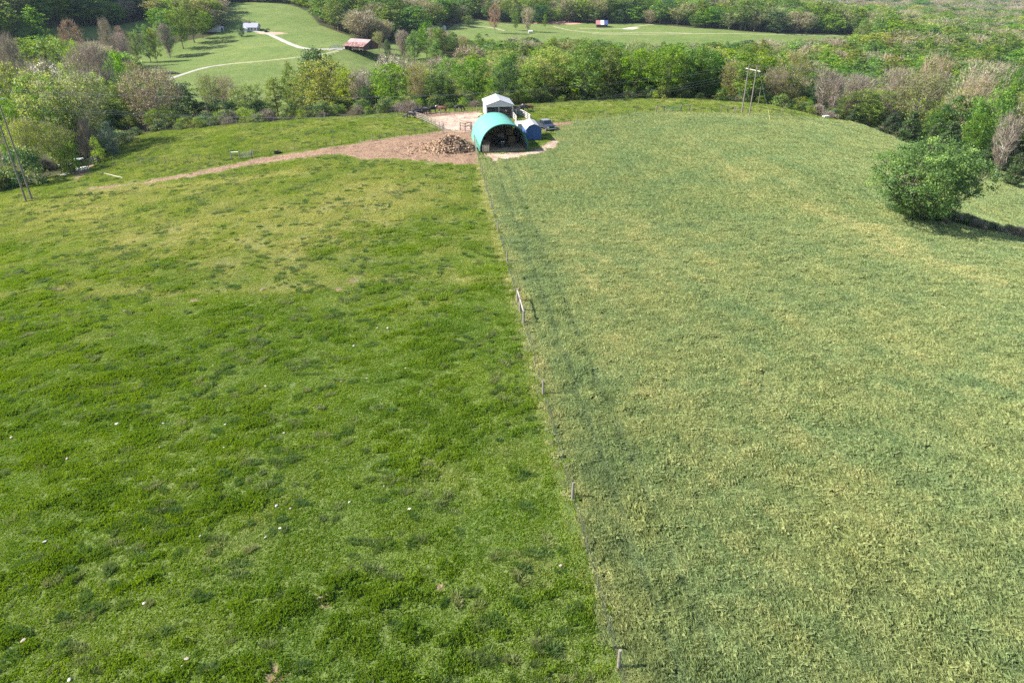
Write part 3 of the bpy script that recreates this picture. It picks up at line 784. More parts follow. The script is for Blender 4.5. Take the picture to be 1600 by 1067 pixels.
KINDS = {
    'green':   dict(H=14, R_=4.3, shape='round', leafm='green', ncl=170, nleaf=36, second=('bright', .3)),
    'bright':  dict(H=13, R_=4.6, shape='round', leafm='bright', ncl=180, nleaf=38, second=('green', .25), base=.12),
    'yellow':  dict(H=14, R_=5.0, shape='round', leafm='yellow', ncl=190, nleaf=36, second=('bright', .35), base=.12),
    'dark':    dict(H=13, R_=4.0, shape='round', leafm='dark', ncl=190, nleaf=40, second=('green', .2), base=.06),
    'cedar':   dict(H=9, R_=2.6, shape='cone', leafm='cedar', ncl=170, nleaf=40, leaf=.28, rc=.5, base=.02, shell=.6, second=('dark', .3)),
    'tall':    dict(H=18, R_=3.6, shape='tall', leafm='green', ncl=190, nleaf=32, second=('olive', .25), base=.2),
    'poplar':  dict(H=17, R_=3.0, shape='tall', leafm='bright', ncl=160, nleaf=30, second=('green', .5), base=.15),
    'olive':   dict(H=14, R_=5.2, shape='fan', leafm='olive', ncl=220, nleaf=24, leaf=.30, twigs=5, rc=.85, barkm=bark_grey, second=('yellow', .3), limbs=26),
    'tan':     dict(H=14, R_=6.2, shape='fan', leafm='tan', ncl=280, nleaf=16, leaf=.28, twigs=6, rc=.85, barkm=bark_grey, second=('olive', .3), limbs=34, base=.1),
    'bare':    dict(H=14, R_=4.6, shape='fan', leafm='tan', ncl=260, nleaf=2, twigs=15, twl=1.5, rc=.8, barkm=bark_grey, limbs=34, base=.12),
    'sycamore': dict(H=13, R_=3.4, shape='fan', leafm='tan', ncl=150, nleaf=3, leaf=.25, twigs=14, twl=1.4, barkm=bark_pale, limbs=34, base=.1, trunk_r=.26),
    'blossom': dict(H=11, R_=4.2, shape='fan', leafm='white', ncl=150, nleaf=12, leaf=.3, twigs=8, barkm=bark_grey, second=('olive', .45), limbs=22),
    'rust':    dict(H=15, R_=5.0, shape='round', leafm='rust', ncl=170, nleaf=20, leaf=.35, twigs=6, base=.2, barkm=bark_grey),
    'bush':    dict(H=3.4, R_=2.4, shape='dome', leafm='bright', ncl=60, nleaf=34, leaf=.24, rc=.5, base=.0, trunk_r=.06, limbs=10, second=('olive', .4)),
    'darkbush': dict(H=3.2, R_=2.2, shape='dome', leafm='dark', ncl=60, nleaf=34, leaf=.24, rc=.5, base=.0, trunk_r=.06, limbs=10, second=('olive', .3)),
    'brush':   dict(H=2.2, R_=2.2, shape='dome', leafm='tan', ncl=60, nleaf=6, leaf=.2, twigs=22, twl=.9, rc=.5, base=.0, trunk_r=.04, limbs=10, second=('olive', .4)),
    'silver':  dict(H=8, R_=2.6, shape='round', leafm='silver', ncl=120, nleaf=30, leaf=.28, rc=.5, base=.06),
}
NV = {'green': 3, 'bright': 2, 'yellow': 2, 'dark': 2, 'cedar': 2, 'tall': 2, 'poplar': 2, 'olive': 3, 'tan': 2, 'bare': 2, 'sycamore': 1, 'blossom': 1, 'rust': 1, 'bush': 2, 'darkbush': 2, 'brush': 2, 'silver': 1}
for ki, (k, a) in enumerate(KINDS.items()):
    TREES[k] = [tree_meshes(k, 100 * ki + s + 5, **a) for s in range(NV[k])]
WORD = {'green': 'green tree', 'bright': 'bright green tree', 'yellow': 'yellow green tree', 'dark': 'dark green tree', 'cedar': 'dark cedar', 'tall': 'tall narrow green tree',
        'poplar': 'slender light green poplar', 'olive': 'olive tinged budding tree', 'tan': 'tan budding tree with open crown', 'bare': 'bare grey twiggy tree', 'sycamore': 'bare tree with white bark',
        'blossom': 'pale blossoming tree', 'rust': 'rust brown budding tree', 'bush': 'light green bush', 'darkbush': 'dark leafy bush', 'brush': 'dry tan bush', 'silver': 'silvery green young tree'}
ONAME = {'cedar': 'cedar_tree', 'poplar': 'poplar_tree', 'bush': 'bush', 'darkbush': 'bush', 'brush': 'bush', 'bare': 'bare_tree', 'sycamore': 'bare_tree', 'blossom': 'blossoming_tree'}
PLACED = []
_first = {}
def put_tree(kind, x, y, h, w, label, group=None, rz=None, lean=0.0, var=None):
    vi = RD.randrange(len(TREES[kind])) if var is None else var
    tm, cm, H, R_ = TREES[kind][vi]
    nm = ONAME.get(kind, 'tree')
    o = empty(nm, (x, y, Tz(x, y) - .05), RD.uniform(0, 6.28) if rz is None else rz, label, 'bush' if nm == 'bush' else 'tree', group)
    if lean: o.rotation_euler = (0, lean, 0)
    s = (w / (2 * R_ * 1.05), w / (2 * R_ * 1.05), h / (H * 1.02)); o.scale = s
    link('trunk', tm, o); link('crown', cm, o)
    PLACED.append((x, y, w / 2))
    return o
# single trees one can point at: kind, middle px, top py, width px, distance m, label
HAND = [
    ('oak', 1474, 232, 186, 93.0, 'big spreading green tree alone at the right edge of the hay field'),
    ('yellow', 497, 90, 88, 188, 'large round yellow green tree in the row above the cattle path'),
    ('dark', 494, 76, 66, 232, 'dark green tree showing above the large round yellow green one'),
    ('green', 447, 98, 32, 222, 'narrow dark green tree left of the large yellow green one'),
    ('yellow', 536, 104, 46, 205, 'small yellow green tree just right of the large round yellow green one'),
    ('blossom', 565, 108, 46, 232, 'pale blossoming tree below the red roofed barn'),
    ('bare', 558, 118, 40, 196, 'bare leaning tree between two yellow green trees'),
    ('bright', 608, 98, 72, 186, 'full round bright green tree with a shaded right side below the red roofed barn'),
    ('dark', 567, 135, 24, 184, 'small dark cedar like tree left of the full round bright green tree'),
    ('olive', 648, 100, 46, 215, 'dull green tree right behind the full round bright green tree'),
    ('dark', 688, 115, 50, 186, 'dark leafy tree behind the left end of the pale pen'),
    ('green', 700, 88, 44, 214, 'green tree behind the dark leafy one, left of the white barn'),
    ('green', 740, 90, 58, 190, 'tall green tree directly left of the white barn roof'),
    ('tall', 800, 82, 62, 196, 'tall green tree rising right behind the white barn'),
    ('green', 838, 78, 44, 202, 'tall green tree right of the white barn with a shaded foot'),
    ('blossom', 620, 90, 60, 250, 'row end tree with pale flowers under the far barn field'),
    ('blossom', 600, 87, 40, 262, 'pale flowering tree topmost below the red roofed barn'),
    ('olive', 760, 98, 40, 235, 'thin yellowish tree peeking out behind the white barn'),
    ('tan', 224, 108, 120, 186, 'huge tan budding tree with fan of bare limbs, left woods'),
    ('dark', 274, 128, 66, 198, 'dark evergreen on the right flank of the huge tan budding tree'),
    ('green', 240, 170, 40, 178, 'green tree low in front of the huge tan budding tree'),
    ('olive', 322, 118, 44, 206, 'pale budding tree with yellow flowers right of the dark evergreen'),
    ('tan', 346, 120, 44, 216, 'small tan budding tree right of the dark evergreen'),
    ('green', 388, 130, 50, 200, 'leafy green tree standing in the shaded row left of the poplars'),
    ('poplar', 425, 118, 36, 208, 'light green slender tree in front of the farm pasture'),
    ('bare', 130, 74, 74, 205, 'round bare grey tree in the middle of the left woods'),
    ('bright', 172, 80, 46, 232, 'bright green tree right behind the round bare grey tree'),
    ('yellow', 98, 92, 50, 236, 'yellowish tree left behind the round bare grey tree'),
    ('bright', 140, 112, 60, 180, 'bright green tree in front of the round bare grey tree'),
    ('blossom', 58, 96, 70, 190, 'whitish blossoming tree top at the left edge of the woods'),
    ('olive', 110, 114, 110, 152, 'large olive tree with shaded underside in the left woods'),
    ('yellow', 45, 106, 100, 146, 'large yellowish tree behind the two left power poles'),
    ('bright', 12, 96, 60, 160, 'yellow green tree cut by the left border of the picture'),
    ('bare', 5, 62, 50, 215, 'bare round tree high up at the left picture border'),
    ('green', 60, 56, 90, 270, 'wide soft green tree in the back of the left woods'),
    ('green', 92, 58, 60, 265, 'soft green tree right of the widest one at the back of the left woods'),
    ('bright', 110, 62, 40, 250, 'vivid green small tree above the round bare grey tree'),
    ('rust', 101, 32, 38, 372, 'round tan tree standing before the shaded hillside'),
    ('tan', 158, 30, 28, 372, 'upright pale tan tree before the shaded hillside'),
    ('rust', 183, 42, 20, 400, 'small rusty tree peeking above the lit slope on the left'),
    ('silver', 164, 190, 28, 146, 'silvery green young tree at the left edge of the pasture'),
    ('brush', 130, 200, 26, 146, 'dull brown shrub between silvery tree and little sheds'),
    ('bush', 103, 222, 40, 132, 'bright green bush right behind the two little sheds'),
    ('bush', 145, 214, 24, 140, 'yellow green bush beside the silvery young tree'),
    ('olive', 75, 190, 60, 134, 'low olive tree left behind the little sheds'),
    ('olive', 25, 186, 60, 130, 'low olive tree behind the feet of the left power poles'),
    ('darkbush', 30, 230, 60, 124, 'dark thicket bush behind the left power poles'),
    ('darkbush', 190, 205, 40, 158, 'dark bush at the field corner below the huge tan tree'),
    ('olive', 1246, 80, 62, 194, 'full olive green tree behind the right power poles'),
    ('tan', 1215, 105, 46, 190, 'thin tan tree just right of the right power poles'),
    ('cedar', 1282, 130, 34, 188, 'dark cedar between olive tree and white barked trees'),
    ('sycamore', 1294, 108, 32, 181, 'left of the two bare trees with white bark'),
    ('sycamore', 1312, 118, 34, 179, 'right of the two bare trees with white bark'),
    ('bare', 1346, 122, 60, 184, 'bare pinkish grey tree right of the two white barked trees'),
    ('green', 1370, 138, 62, 172, 'leafy green tree standing on the right rim of the hay field'),
    ('bare', 1408, 112, 50, 186, 'bare brown tree with crooked limbs above the right rim'),
    ('olive', 1450, 112, 88, 178, 'large yellow olive tree with leaning dark limbs at right'),
    ('cedar', 1340, 168, 28, 172, 'squat dark cedar at the corner of the hay field rim'),
    ('cedar', 1398, 176, 40, 164, 'dark cedar next to the leafy green tree on the right rim'),
    ('cedar', 1432, 172, 42, 158, 'black green cedar above the dry bushes on the right rim'),
    ('dark', 1510, 150, 60, 160, 'vivid dark leafy tree above the lone tree at right'),
    ('cedar', 1494, 188, 54, 146, 'brownish cedar directly above the lone spreading tree'),
    ('cedar', 1462, 196, 30, 150, 'small dark cedar left above the lone spreading tree'),
    ('bright', 1560, 138, 70, 152, 'light green leafy tree near the right border above the lower field'),
    ('tan', 1470, 84, 70, 232, 'wide tan budding tree top far right woods'),
    ('tan', 1550, 96, 100, 222, 'broad pinkish tan tree at the right border'),
    ('tan', 1535, 118, 70, 196, 'fluffy pinkish tree in front of the broad tan one'),
    ('green', 1592, 106, 40, 205, 'green tree cut by the right border above the pinkish trees'),
    ('cedar', 1556, 218, 38, 142, 'dark cedar beside the white limbed bare tree'),
    ('sycamore', 1586, 182, 42, 139, 'bare tree with white spreading limbs at the right border'),
    ('cedar', 1596, 238, 30, 134, 'low cedar at the right border under the white limbed tree'),
    ('brush', 1385, 198, 26, 166, 'dry tan bush left of the pair on the right rim'),
    ('brush', 1412, 204, 30, 162, 'dry tan bush right of the pair on the right rim'),
    ('brush', 1245, 172, 24, 184, 'dry tan bush under the olive tree at the rim'),
    ('green', 731, 24, 15, 590, 'small round green tree alone in the far meadow'),
    ('rust', 773, 7, 22, 560, 'tall brown tree alone in the far meadow'),
    ('tan', 825, 12, 26, 575, 'spreading tan tree at the edge of the far meadow'),
    ('green', 806, 18, 14, 582, 'green tree left beside the spreading tan tree in the far meadow'),
    ('green', 852, 22, 7, 600, 'tiny green tree by the bare clay bank far away'),
    ('olive', 1350, 50, 12, 500, 'tree at the far tip of the far meadow'),
    ('dark', 374, 38, 13, 470, 'round dark tree beside the white farmhouse'),
    ('darkbush', 418, 46, 6, 490, 'small dark bush at the end of the farmhouse drive'),
    ('olive', 550, 54, 10, 440, 'small pale tree left behind the red roofed barn'),
    ('olive', 590, 50, 20, 436, 'pale green tree right behind the red roofed barn'),
    ('dark', 604, 62, 12, 428, 'dark bush tree at the right end of the red roofed barn'),
    ('green', 335, 46, 8, 500, 'little tree behind the white sheds'),
    ('yellow', 233, 42, 20, 400, 'small yellowish tree in the row along the farm pasture'),
    ('bare', 182, 55, 28, 378, 'bare tree at the lower end of the row along the farm pasture'),
    ('green', 205, 48, 20, 385, 'green tree low in the row along the farm pasture'),
    ('green', 222, 38, 26, 400, 'green tree in the middle of the row along the farm pasture'),
    ('tall', 250, 18, 34, 420, 'tall green tree in the row along the farm pasture'),
    ('green', 272, 8, 36, 440, 'high green tree in the row along the farm pasture'),
    ('tall', 290, 0, 34, 455, 'topmost tall tree of the row along the farm pasture'),
    ('green', 308, 14, 28, 468, 'green tree near the white sheds at the end of the row'),
    ('bare', 255, 40, 22, 415, 'bare thin tree inside the row along the farm pasture'),
    ('dark', 312, 160, 50, 200, 'low dark tree in the shade right of the dark evergreen'),
    ('dark', 352, 156, 54, 203, 'low dark tree below the small tan budding tree'),
    ('olive', 368, 136, 40, 212, 'pale olive tree between small tan tree and leafy green tree'),
    ('dark', 405, 158, 46, 199, 'low dark tree in front of the light green slender tree'),
    ('yellow', 462, 112, 40, 212, 'yellow green slim tree touching the large round one on its left'),
    ('cedar', 575, 158, 36, 186, 'squat dark cedar in the gap of the row left of the full bright tree'),
    ('dark', 540, 160, 44, 188, 'low dark tree right of the foot of the large yellow green tree'),
    ('dark', 658, 150, 40, 184, 'low dark tree beside the trunk of the full round bright green tree'),
    ('olive', 722, 110, 40, 206, 'dull olive tree between dark leafy tree and tall one by the barn'),
    ('bright', 770, 120, 44, 200, 'bright green tree behind the ridge of the white barn'),
    ('olive', 75, 128, 90, 172, 'dense olive green tree in the heart of the left woods'),
    ('green', 185, 128, 60, 196, 'green tree peeking out left of the huge tan budding tree'),
    ('dark', 158, 160, 60, 178, 'dark shaded tree left below the huge tan budding tree'),
    ('dark', 85, 165, 60, 150, 'dark shaded tree in the middle of the left woods edge'),
    ('bright', 0, 150, 50, 140, 'bright green tree at the very left border above the poles'),
    ('green', 1325, 150, 40, 186, 'dark green tree filling between white barked trees and the grey one'),
    ('dark', 1478, 165, 44, 164, 'dark green tree between black cedar and vivid leafy tree'),
    ('olive', 1225, 130, 40, 190, 'low olive tree behind the slanting yellow marker'),
    ('dark', 1200, 128, 36, 192, 'dark tree right behind the twin power poles'),
    ('green', 1535, 175, 44, 150, 'green tree above the cedar by the white limbed tree'),
    ('green', 664, 35, 32, 430, 'tallest tree of the clump left of the far meadow'),
    ('green', 645, 48, 28, 422, 'green tree on the left side of the clump before the far meadow'),
    ('bare', 628, 50, 26, 428, 'grey bare tree at the left end of the clump before the far meadow'),
    ('tall', 688, 44, 26, 436, 'narrow tree right of the tallest one in the clump before the far meadow'),
    ('tall', 708, 50, 22, 430, 'narrow green tree at the right end of the clump before the far meadow'),
    ('olive', 725, 58, 24, 426, 'small olive tree below the clump before the far meadow'),
    ('green', 676, 58, 28, 415, 'dark green tree at the foot of the clump before the far meadow'),
    ('tall', 748, 52, 18, 430, 'pointed green tree standing up in front of the far meadow'),
    ('brush', 200, 98, 14, 330, 'grey brush beside the gravel road end'),
]
# the lone tree is built wider and with several stems
TREES['oak'] = [tree_meshes('spreading_tree', 4242, H=10.4, R_=7.4, base=.04, shape='fan', ncl=470, nleaf=66, leaf=.27, rc=.62, leafm='green', second=('bright', .25), limbs=60, stems=4, trunk_r=.34, shell=.55, lobes=.6,
                           barkm=bark, twigs=0)]
for kind, px, py, wpx, Y, lab in HAND:
    x, _ = xat(px, py, Y); zt = _
    g0 = Tz(x, Y); d = Y * CP + (CAM_H - zt) * SP
    w = wpx * d / FPX * (1.02)
    h = max(zt - g0, 1.2 if kind in ('brush', 'darkbush', 'bush') else 3.0)
    h = min(h, 26)
    put_tree(kind, x, Y, h, w, lab, rz=.6 if kind == 'oak' else None)
# woods: every place where a tree stands
def tree_field(x0, x1, y0, y1, cell, jit=.42):
    X, Y = np.meshgrid(np.arange(x0, x1, cell), np.arange(y0, y1, cell))
    X = X + RS.uniform(-jit, jit, X.shape) * cell; Y = Y + RS.uniform(-jit, jit, Y.shape) * cell
    return X.ravel(), Y.ravel()
def woods_ok(x, y, margin=2.5, top=24):
    d = np.maximum.reduce([sdist(P, x, y) for P in OPEN])
    ok = (d < -margin) | ((y > 380) & (x < -258) & (T(x, y) > 3.5))
    z = T(x, y) + top; dd = y * CP + (CAM_H - z) * SP
    u = 800 + FPX * x / dd; v = 533.5 - FPX * (y * SP - (CAM_H - z) * CP) / dd
    return ok & (u > -130) & (u < 1730)
xs, ys = [], []
for a in ((-330, 330, 100, 330, 7.6), (-420, 520, 330, 700, 9.8), (-560, 760, 700, 1050, 13)):
    x, y = tree_field(*a); k = woods_ok(x, y); xs.append(x[k]); ys.append(y[k])
WX = np.concatenate(xs); WY = np.concatenate(ys)
keep = np.ones(len(WX), bool)
for px_, py_, r_ in PLACED:
    keep &= np.hypot(WX - px_, WY - py_) > (r_ * .62 + 2.2 if r_ > 1.8 else 1.5)
WX, WY = WX[keep], WY[keep]
dist = np.hypot(WX, WY)
WZ = T(WX, WY)
patchn = wob(WX, WY, .22) + .5 * wob(WX, WY, .5)
def choose(i):
    x, y = WX[i], WY[i]; p_ = patchn[i] + RD.uniform(-.5, .5); r_ = RD.random()
    if y > 520:
        if x > 300 or y > 760: return RD.choice(['olive', 'tan', 'green', 'green', 'yellow', 'green', 'dark', 'olive', 'bright'])
        if x < -255: return RD.choice(['dark', 'green', 'dark', 'olive', 'tall'])
        return RD.choice(['green', 'tall', 'dark', 'tall', 'olive', 'green', 'poplar', 'bright', 'tan'])
    if x > 95 and y < 300: return RD.choice(['tan', 'olive', 'yellow', 'green', 'green', 'cedar', 'olive', 'bright', 'dark'])
    if x < -60 and y < 300: return RD.choice(['green', 'green', 'bright', 'bare', 'green', 'dark', 'olive', 'yellow'])
    if p_ > .05: return RD.choice(['poplar', 'tall', 'green', 'poplar', 'tall', 'green', 'bright'])
    if p_ > -.15: return RD.choice(['green', 'olive', 'bright', 'yellow', 'tall', 'dark', 'poplar'])
    return RD.choice(['bare', 'tan', 'olive', 'green', 'green', 'olive', 'yellow', 'bright'])
KH = {'green': (10, 15), 'bright': (9, 14), 'yellow': (10, 14), 'dark': (8, 13), 'cedar': (6, 10), 'tall': (13, 18), 'poplar': (13, 18), 'olive': (9, 14), 'tan': (10, 14), 'bare': (9, 14), 'blossom': (6, 9)}
KW = {'green': .78, 'bright': .82, 'yellow': .84, 'dark': .76, 'cedar': .55, 'tall': .50, 'poplar': .45, 'olive': .92, 'tan': 1.0, 'bare': .8, 'blossom': .85}
kinds = [choose(i) for i in range(len(WX))]
hs = np.array([RD.uniform(*KH[k]) for k in kinds]) * np.where(WY > 300, 1.15, 1.04) * np.where(WY > 480, RS.uniform(.65, 1.3, len(WX)), 1.0)
hs *= np.where(WY < 215, .95, 1.0) * np.where((WY > 215) & (WY < 470) & (WX > -30), .95, 1.0)
LIM = np.array([(-60, 58), (0, 60), (60, 54), (130, 62), (190, 84), (235, 118), (290, 132), (340, 130), (420, 122), (455, 98), (540, 112), (600, 108), (635, 78), (655, 45), (668, 38), (690, 48), (708, 55), (740, 60),
                (780, 56), (900, 58), (1000, 63), (1060, 66), (1100, 66), (1160, 62), (1250, 61), (1345, 53), (1400, 40), (1700, 34)], float)
_top = WZ + hs; _dd = WY * CP + (CAM_H - _top) * SP
_pu = 800 + FPX * WX / _dd
_lim = np.interp(_pu, LIM[:, 0], LIM[:, 1]) + RS.rand(len(WX)) ** 1.4 * np.where(WY > 225, 22, 8)
_zl = CAM_H + (WY * (( (533.5 - _lim) / FPX) * CP - SP) / (((533.5 - _lim) / FPX) * SP + CP))
_b = 533.5 - FPX * (WY * SP - (CAM_H - WZ) * CP) / (WY * CP + (CAM_H - WZ) * SP)
_far = np.interp(_pu, [640, 690, 735, 900, 1080, 1180, 1345], [60, 50, 33, 40, 47, 54, 59])
capm = ((WY < 480) & ~((WX < -255) & (WY > 380))) | ((_b > _far) & (_pu > 640) & (_pu < 1345) & (WY < 660))
hs = np.where(capm, np.minimum(hs, _zl - WZ), hs)
kp = (hs > 4.0) & ~((_pu < 780) & (_pu > 290) & (WY < 238)) & ~((_pu <= 290) & (WY < 205)) & ~((_pu > 1200) & (WY < 200))
WX, WY, WZ, hs, dist, patchn = WX[kp], WY[kp], WZ[kp], hs[kp], dist[kp], patchn[kp]
kinds = [k_ for k_, q_ in zip(kinds, kp) if q_]
print('woods trees', len(WX), 'dropped', (~kp).sum())
# those that show largest are individuals; only trees whose top is in view count
zt = WZ + hs; dd = WY * CP + (CAM_H - zt) * SP
pu = 800 + FPX * WX / dd; pv = 533.5 - FPX * (WY * SP - (CAM_H - zt) * CP) / dd
vis = (pu > -20) & (pu < 1620) & (pv > -15) & (pv < 330)
# hidden when nearer trees rise above them: compare with skyline per column
skyl = np.full(1700, 1e9); seen = np.zeros(len(WX), bool)
for i in np.argsort(dist):
    if not vis[i]: continue
    wp = hs[i] * KW[kinds[i]] * FPX / dd[i] * .35
    a, b_ = int(max(0, pu[i] + 20 - wp)), int(min(1699, pu[i] + 21 + wp))
    if pv[i] < np.mean(skyl[a:b_]) - 3: seen[i] = True
    skyl[a:b_] = np.minimum(skyl[a:b_], pv[i] + 4)
order = [i for i in np.argsort(dist) if seen[i]]
NIND = 300 - len([h for h in HAND if ONAME.get(h[0]) != 'bush'])
ind = set(order[:NIND]); print('seen', len(order), 'individual', len(ind))
def zone(x, y, u):
    if y < 225:
        return 'front row behind the ridge field' if 0 < x < 75 else ('front row right of the power poles' if x >= 75 else ('front row above the left pasture' if x > -75 else 'edge of the left woods'))
    if x < -60: return 'back of the left woods'
    if x < 60: return 'wooded valley behind the white barn'
    if x < 130: return 'wooded valley behind the power poles'
    return 'wooded slope at the far right'
lab_cnt = {}
for i in sorted(ind):
    k = kinds[i]; z_ = zone(WX[i], WY[i], pu[i])
    size = 'low ' if hs[i] < 10 and k not in ('cedar', 'blossom') else ('high ' if hs[i] > 14.2 and k not in ('tall', 'poplar') else '')
    lb = size + WORD[k] + ' in the ' + z_
    w = hs[i] * KW[k] * RD.uniform(.9, 1.25)
    put_tree(k, float(WX[i]), float(WY[i]), float(hs[i]), w, lb, size + WORD[k] + 's in the ' + z_)
# the rest of the woods
LODK = ['green', 'bright', 'yellow', 'dark', 'cedar', 'tall', 'poplar', 'olive', 'tan', 'bare', 'blossom']
def join_tree(name, tm, cm):
    tv = np.empty(len(tm.vertices) * 3, np.float32); tm.vertices.foreach_get('co', tv)
    cv = np.empty(len(cm.vertices) * 3, np.float32); cm.vertices.foreach_get('co', cv)
    cf = np.empty(len(cm.polygons) * 4, np.int32); cm.polygons.foreach_get('vertices', cf)
    mi = np.empty(len(cm.polygons), np.int32); cm.polygons.foreach_get('material_index', mi)
    va = np.empty(len(cm.vertices), np.float32); cm.attributes['v'].data.foreach_get('value', va)
    tf = [list(p_.vertices) for p_ in tm.polygons if len(p_.vertices) == 4]
    V_ = np.concatenate([cv.reshape(-1, 3), tv.reshape(-1, 3)]); F_ = np.concatenate([cf.reshape(-1, 4), np.array(tf) + len(cm.vertices)])
    return npmesh(name, V_, F_, list(cm.materials) + [tm.materials[0]], np.concatenate([mi, np.full(len(tf), 3)]), {'v': np.concatenate([va, np.zeros(len(tm.vertices), np.float32)])})
lodm = []; lodi = {}
for ki, k in enumerate(LODK):
    a = dict(KINDS[k]); a['lod'] = True
    if a.get('nleaf', 0): a['nleaf'] = max(6, int(a['nleaf'] * .45)); a['leaf'] = a.get('leaf', .34) * 1.55
    if a.get('twigs'): a['twigs'] = max(3, int(a['twigs'] * .45)); a['tw'] = .06
    a['ncl'] = int(a['ncl'] * .8)
    for s in range(2):
        t_, c_, H_, R__ = tree_meshes(k + '_far', 3000 + ki * 10 + s, **a); lodi.setdefault(k, []).append((len(lodm), H_, R__)); lodm.append(join_tree(k + '_far', t_, c_))
pc_far = proto_collection('far_tree', lodm)
rest = np.array([i for i in range(len(WX)) if i not in ind])
rx_, ry_, rh_, rk_ = WX[rest], WY[rest], hs[rest], [kinds[i] for i in rest]
# hills beyond a kilometre
fx_, fy_ = tree_field(-900, 2300, 1050, 2900, 17)
k = (np.abs(fx_) < fy_ * .86 + 60); fx_, fy_ = fx_[k], fy_[k]
rx_ = np.concatenate([rx_, fx_]); ry_ = np.concatenate([ry_, fy_])
fk_ = [RD.choice(['olive', 'tan', 'green', 'green', 'dark', 'bare', 'tall']) for _ in fx_]
rh_ = np.concatenate([rh_, np.array([RD.uniform(13, 19) for _ in fx_])]); rk_ = rk_ + fk_
m = len(rx_); idx = np.zeros(m, int); scl = np.zeros((m, 3)); rot = np.zeros((m, 3)); rot[:, 2] = RS.uniform(0, 6.28, m)
for i in range(m):
    li, H_, R__ = lodi[rk_[i]][i & 1]; idx[i] = li
    w = rh_[i] * KW[rk_[i]] * RS.uniform(.95, 1.4) * (1.7 if ry_[i] > 1050 else 1.4)
    scl[i] = (w / 2 / R__, w / 2 / R__, rh_[i] / H_)
scatter('woods', np.stack([rx_, ry_, T(rx_, ry_) - .3], 1), rot, scl, idx, pc_far)
print('far woods', m)
# undergrowth along the rims of the field and under the trees
pc_bush = proto_collection('undergrowth_plant', [join_tree('u', TREES[k][s][0], TREES[k][s][1]) for k in ('darkbush', 'bush', 'brush') for s in range(2)])
ux, uy, uk = [], [], []
E = np.array(edge)
for i in range(len(E) - 1):
    a, b_ = E[i], E[i + 1]; L = np.hypot(*(b_ - a)); nrm_ = np.array([-(b_ - a)[1], (b_ - a)[0]]) / L
    for j in range(int(L * 1.1)):
        q = a + (b_ - a) * RS.rand() + nrm_ * (RS.rand() ** 1.3 * 16 + .8)
        ux.append(q[0]); uy.append(q[1])
nsw = 60
for i in range(nsw):      # the overgrown ditch behind the lone tree
    q = at(RS.uniform(1425, 1610), 352) if False else None
q0, q1 = at(1450, 343), at(1606, 378)
for i in range(80):
    t = RS.rand() ** .8; q = q0.lerp(q1, t); ux.append(q.x + RS.uniform(-.3, 1.2) + 1.0); uy.append(q.y + RS.uniform(.6, 4.2))
for i in range(46):      # rough growth round the foot of the lone tree
    a_ = RS.uniform(0, 6.28); q = at(1466, 343); r_ = RS.uniform(1.0, 6.5); ux.insert(0, q.x + math.cos(a_) * r_ * 1.1); uy.insert(0, q.y + .5 + math.sin(a_) * r_ * .45)
ux = np.array(ux); uy = np.array(uy); _pad = at(122, 266); _kk = np.hypot(ux - _pad.x, uy - _pad.y + 3) > 9; ux, uy = ux[_kk], uy[_kk]
m = len(ux); k = RS.uniform(.4, 1.0, m); k[-80:] *= .48; k[:46] *= .45
idx = RS.choice([0, 1, 0, 1, 0, 1, 2, 3, 4], m)
idx[-80:] = RS.choice([0, 1, 4, 5, 4], 80)
scatter('undergrowth', np.stack([ux, uy, T(ux, uy) - .1], 1), np.stack([ux * 0, ux * 0, RS.uniform(0, 6.28, m)], 1), np.stack([k * 1.1, k * 1.1, k], 1), idx, pc_bush)

# ------------------------------------------------------------------ farm in the middle
wood_grey = pm('weathered_wood', (.25, .215, .18), .85, .35, 6)
wood_dark = pm('dark_wood', (.09, .065, .05), .85, .3, 5)
wood_red = pm('brown_red_boards', (.15, .06, .045), .85, .4, 3)
steel = pm('galvanised_steel', (.45, .46, .47), .45, .15, 6, .7)
steel_dark = pm('dark_steel', (.08, .085, .09), .5, .2, 6, .3)
white_tin = pm('white_metal_sheet', (.58, .58, .60), .5, .08, .5)
white_paint = pm('white_paint', (.62, .61, .58), .6, .1, 1)
green_cover = pm('green_cover', (.12, .38, .30), .55, .12, .35)
green_edge = pm('green_edge', (.02, .10, .085), .6, .1, 1)
blue_siding = pm('blue_siding', (.03, .10, .29), .6, .12, .8)
blue_trim = pm('blue_trim', (.04, .075, .19), .6, .1, .8)
shed_roof = pm('pale_shingle', (.33, .32, .35), .8, .15, 3)
hay_m = pm('hay', (.74, .56, .38), .95, .45, 5, bump=.8, bscale=12)  # front bale: sunlight is put into this paler hay colour
hay_shaded = pm('shaded_hay', (.34, .22, .13), .95, .4, 4, bump=.8, bscale=12)  # bales further in: the shade of the barn is put into this darker colour
straw = pm('straw_litter', (.50, .33, .22), .95, .5, 2.5, bump=.8, bscale=8)
black = pm('black_paint', (.012, .012, .014), .45, .2, 3)
rubber = pm('rubber', (.02, .02, .02), .9, .2, 3)
glass = pm('dark_glass', (.02, .03, .045), .08, .1, 1)
rust_tin = pm('rusty_tin', (.62, .42, .38), .65, .35, .6, dirt=(.35, .10, .07))
inner_boards = pm('bare_inner_boards', (.26, .19, .13), .9, .3, 2)  # plain brown of the end wall boards

def panels(mb, a, b, h, n, th=.03, m=0):
    """upright corrugation ribs along a wall from a to b"""
    a = Vector(a); b = Vector(b); d = (b - a) / n
    for i in range(n + 1):
        p_ = a + d * i
        mb.box((p_.x, p_.y, p_.z + h / 2), (th, th, h), math.atan2(d.y, d.x), m)

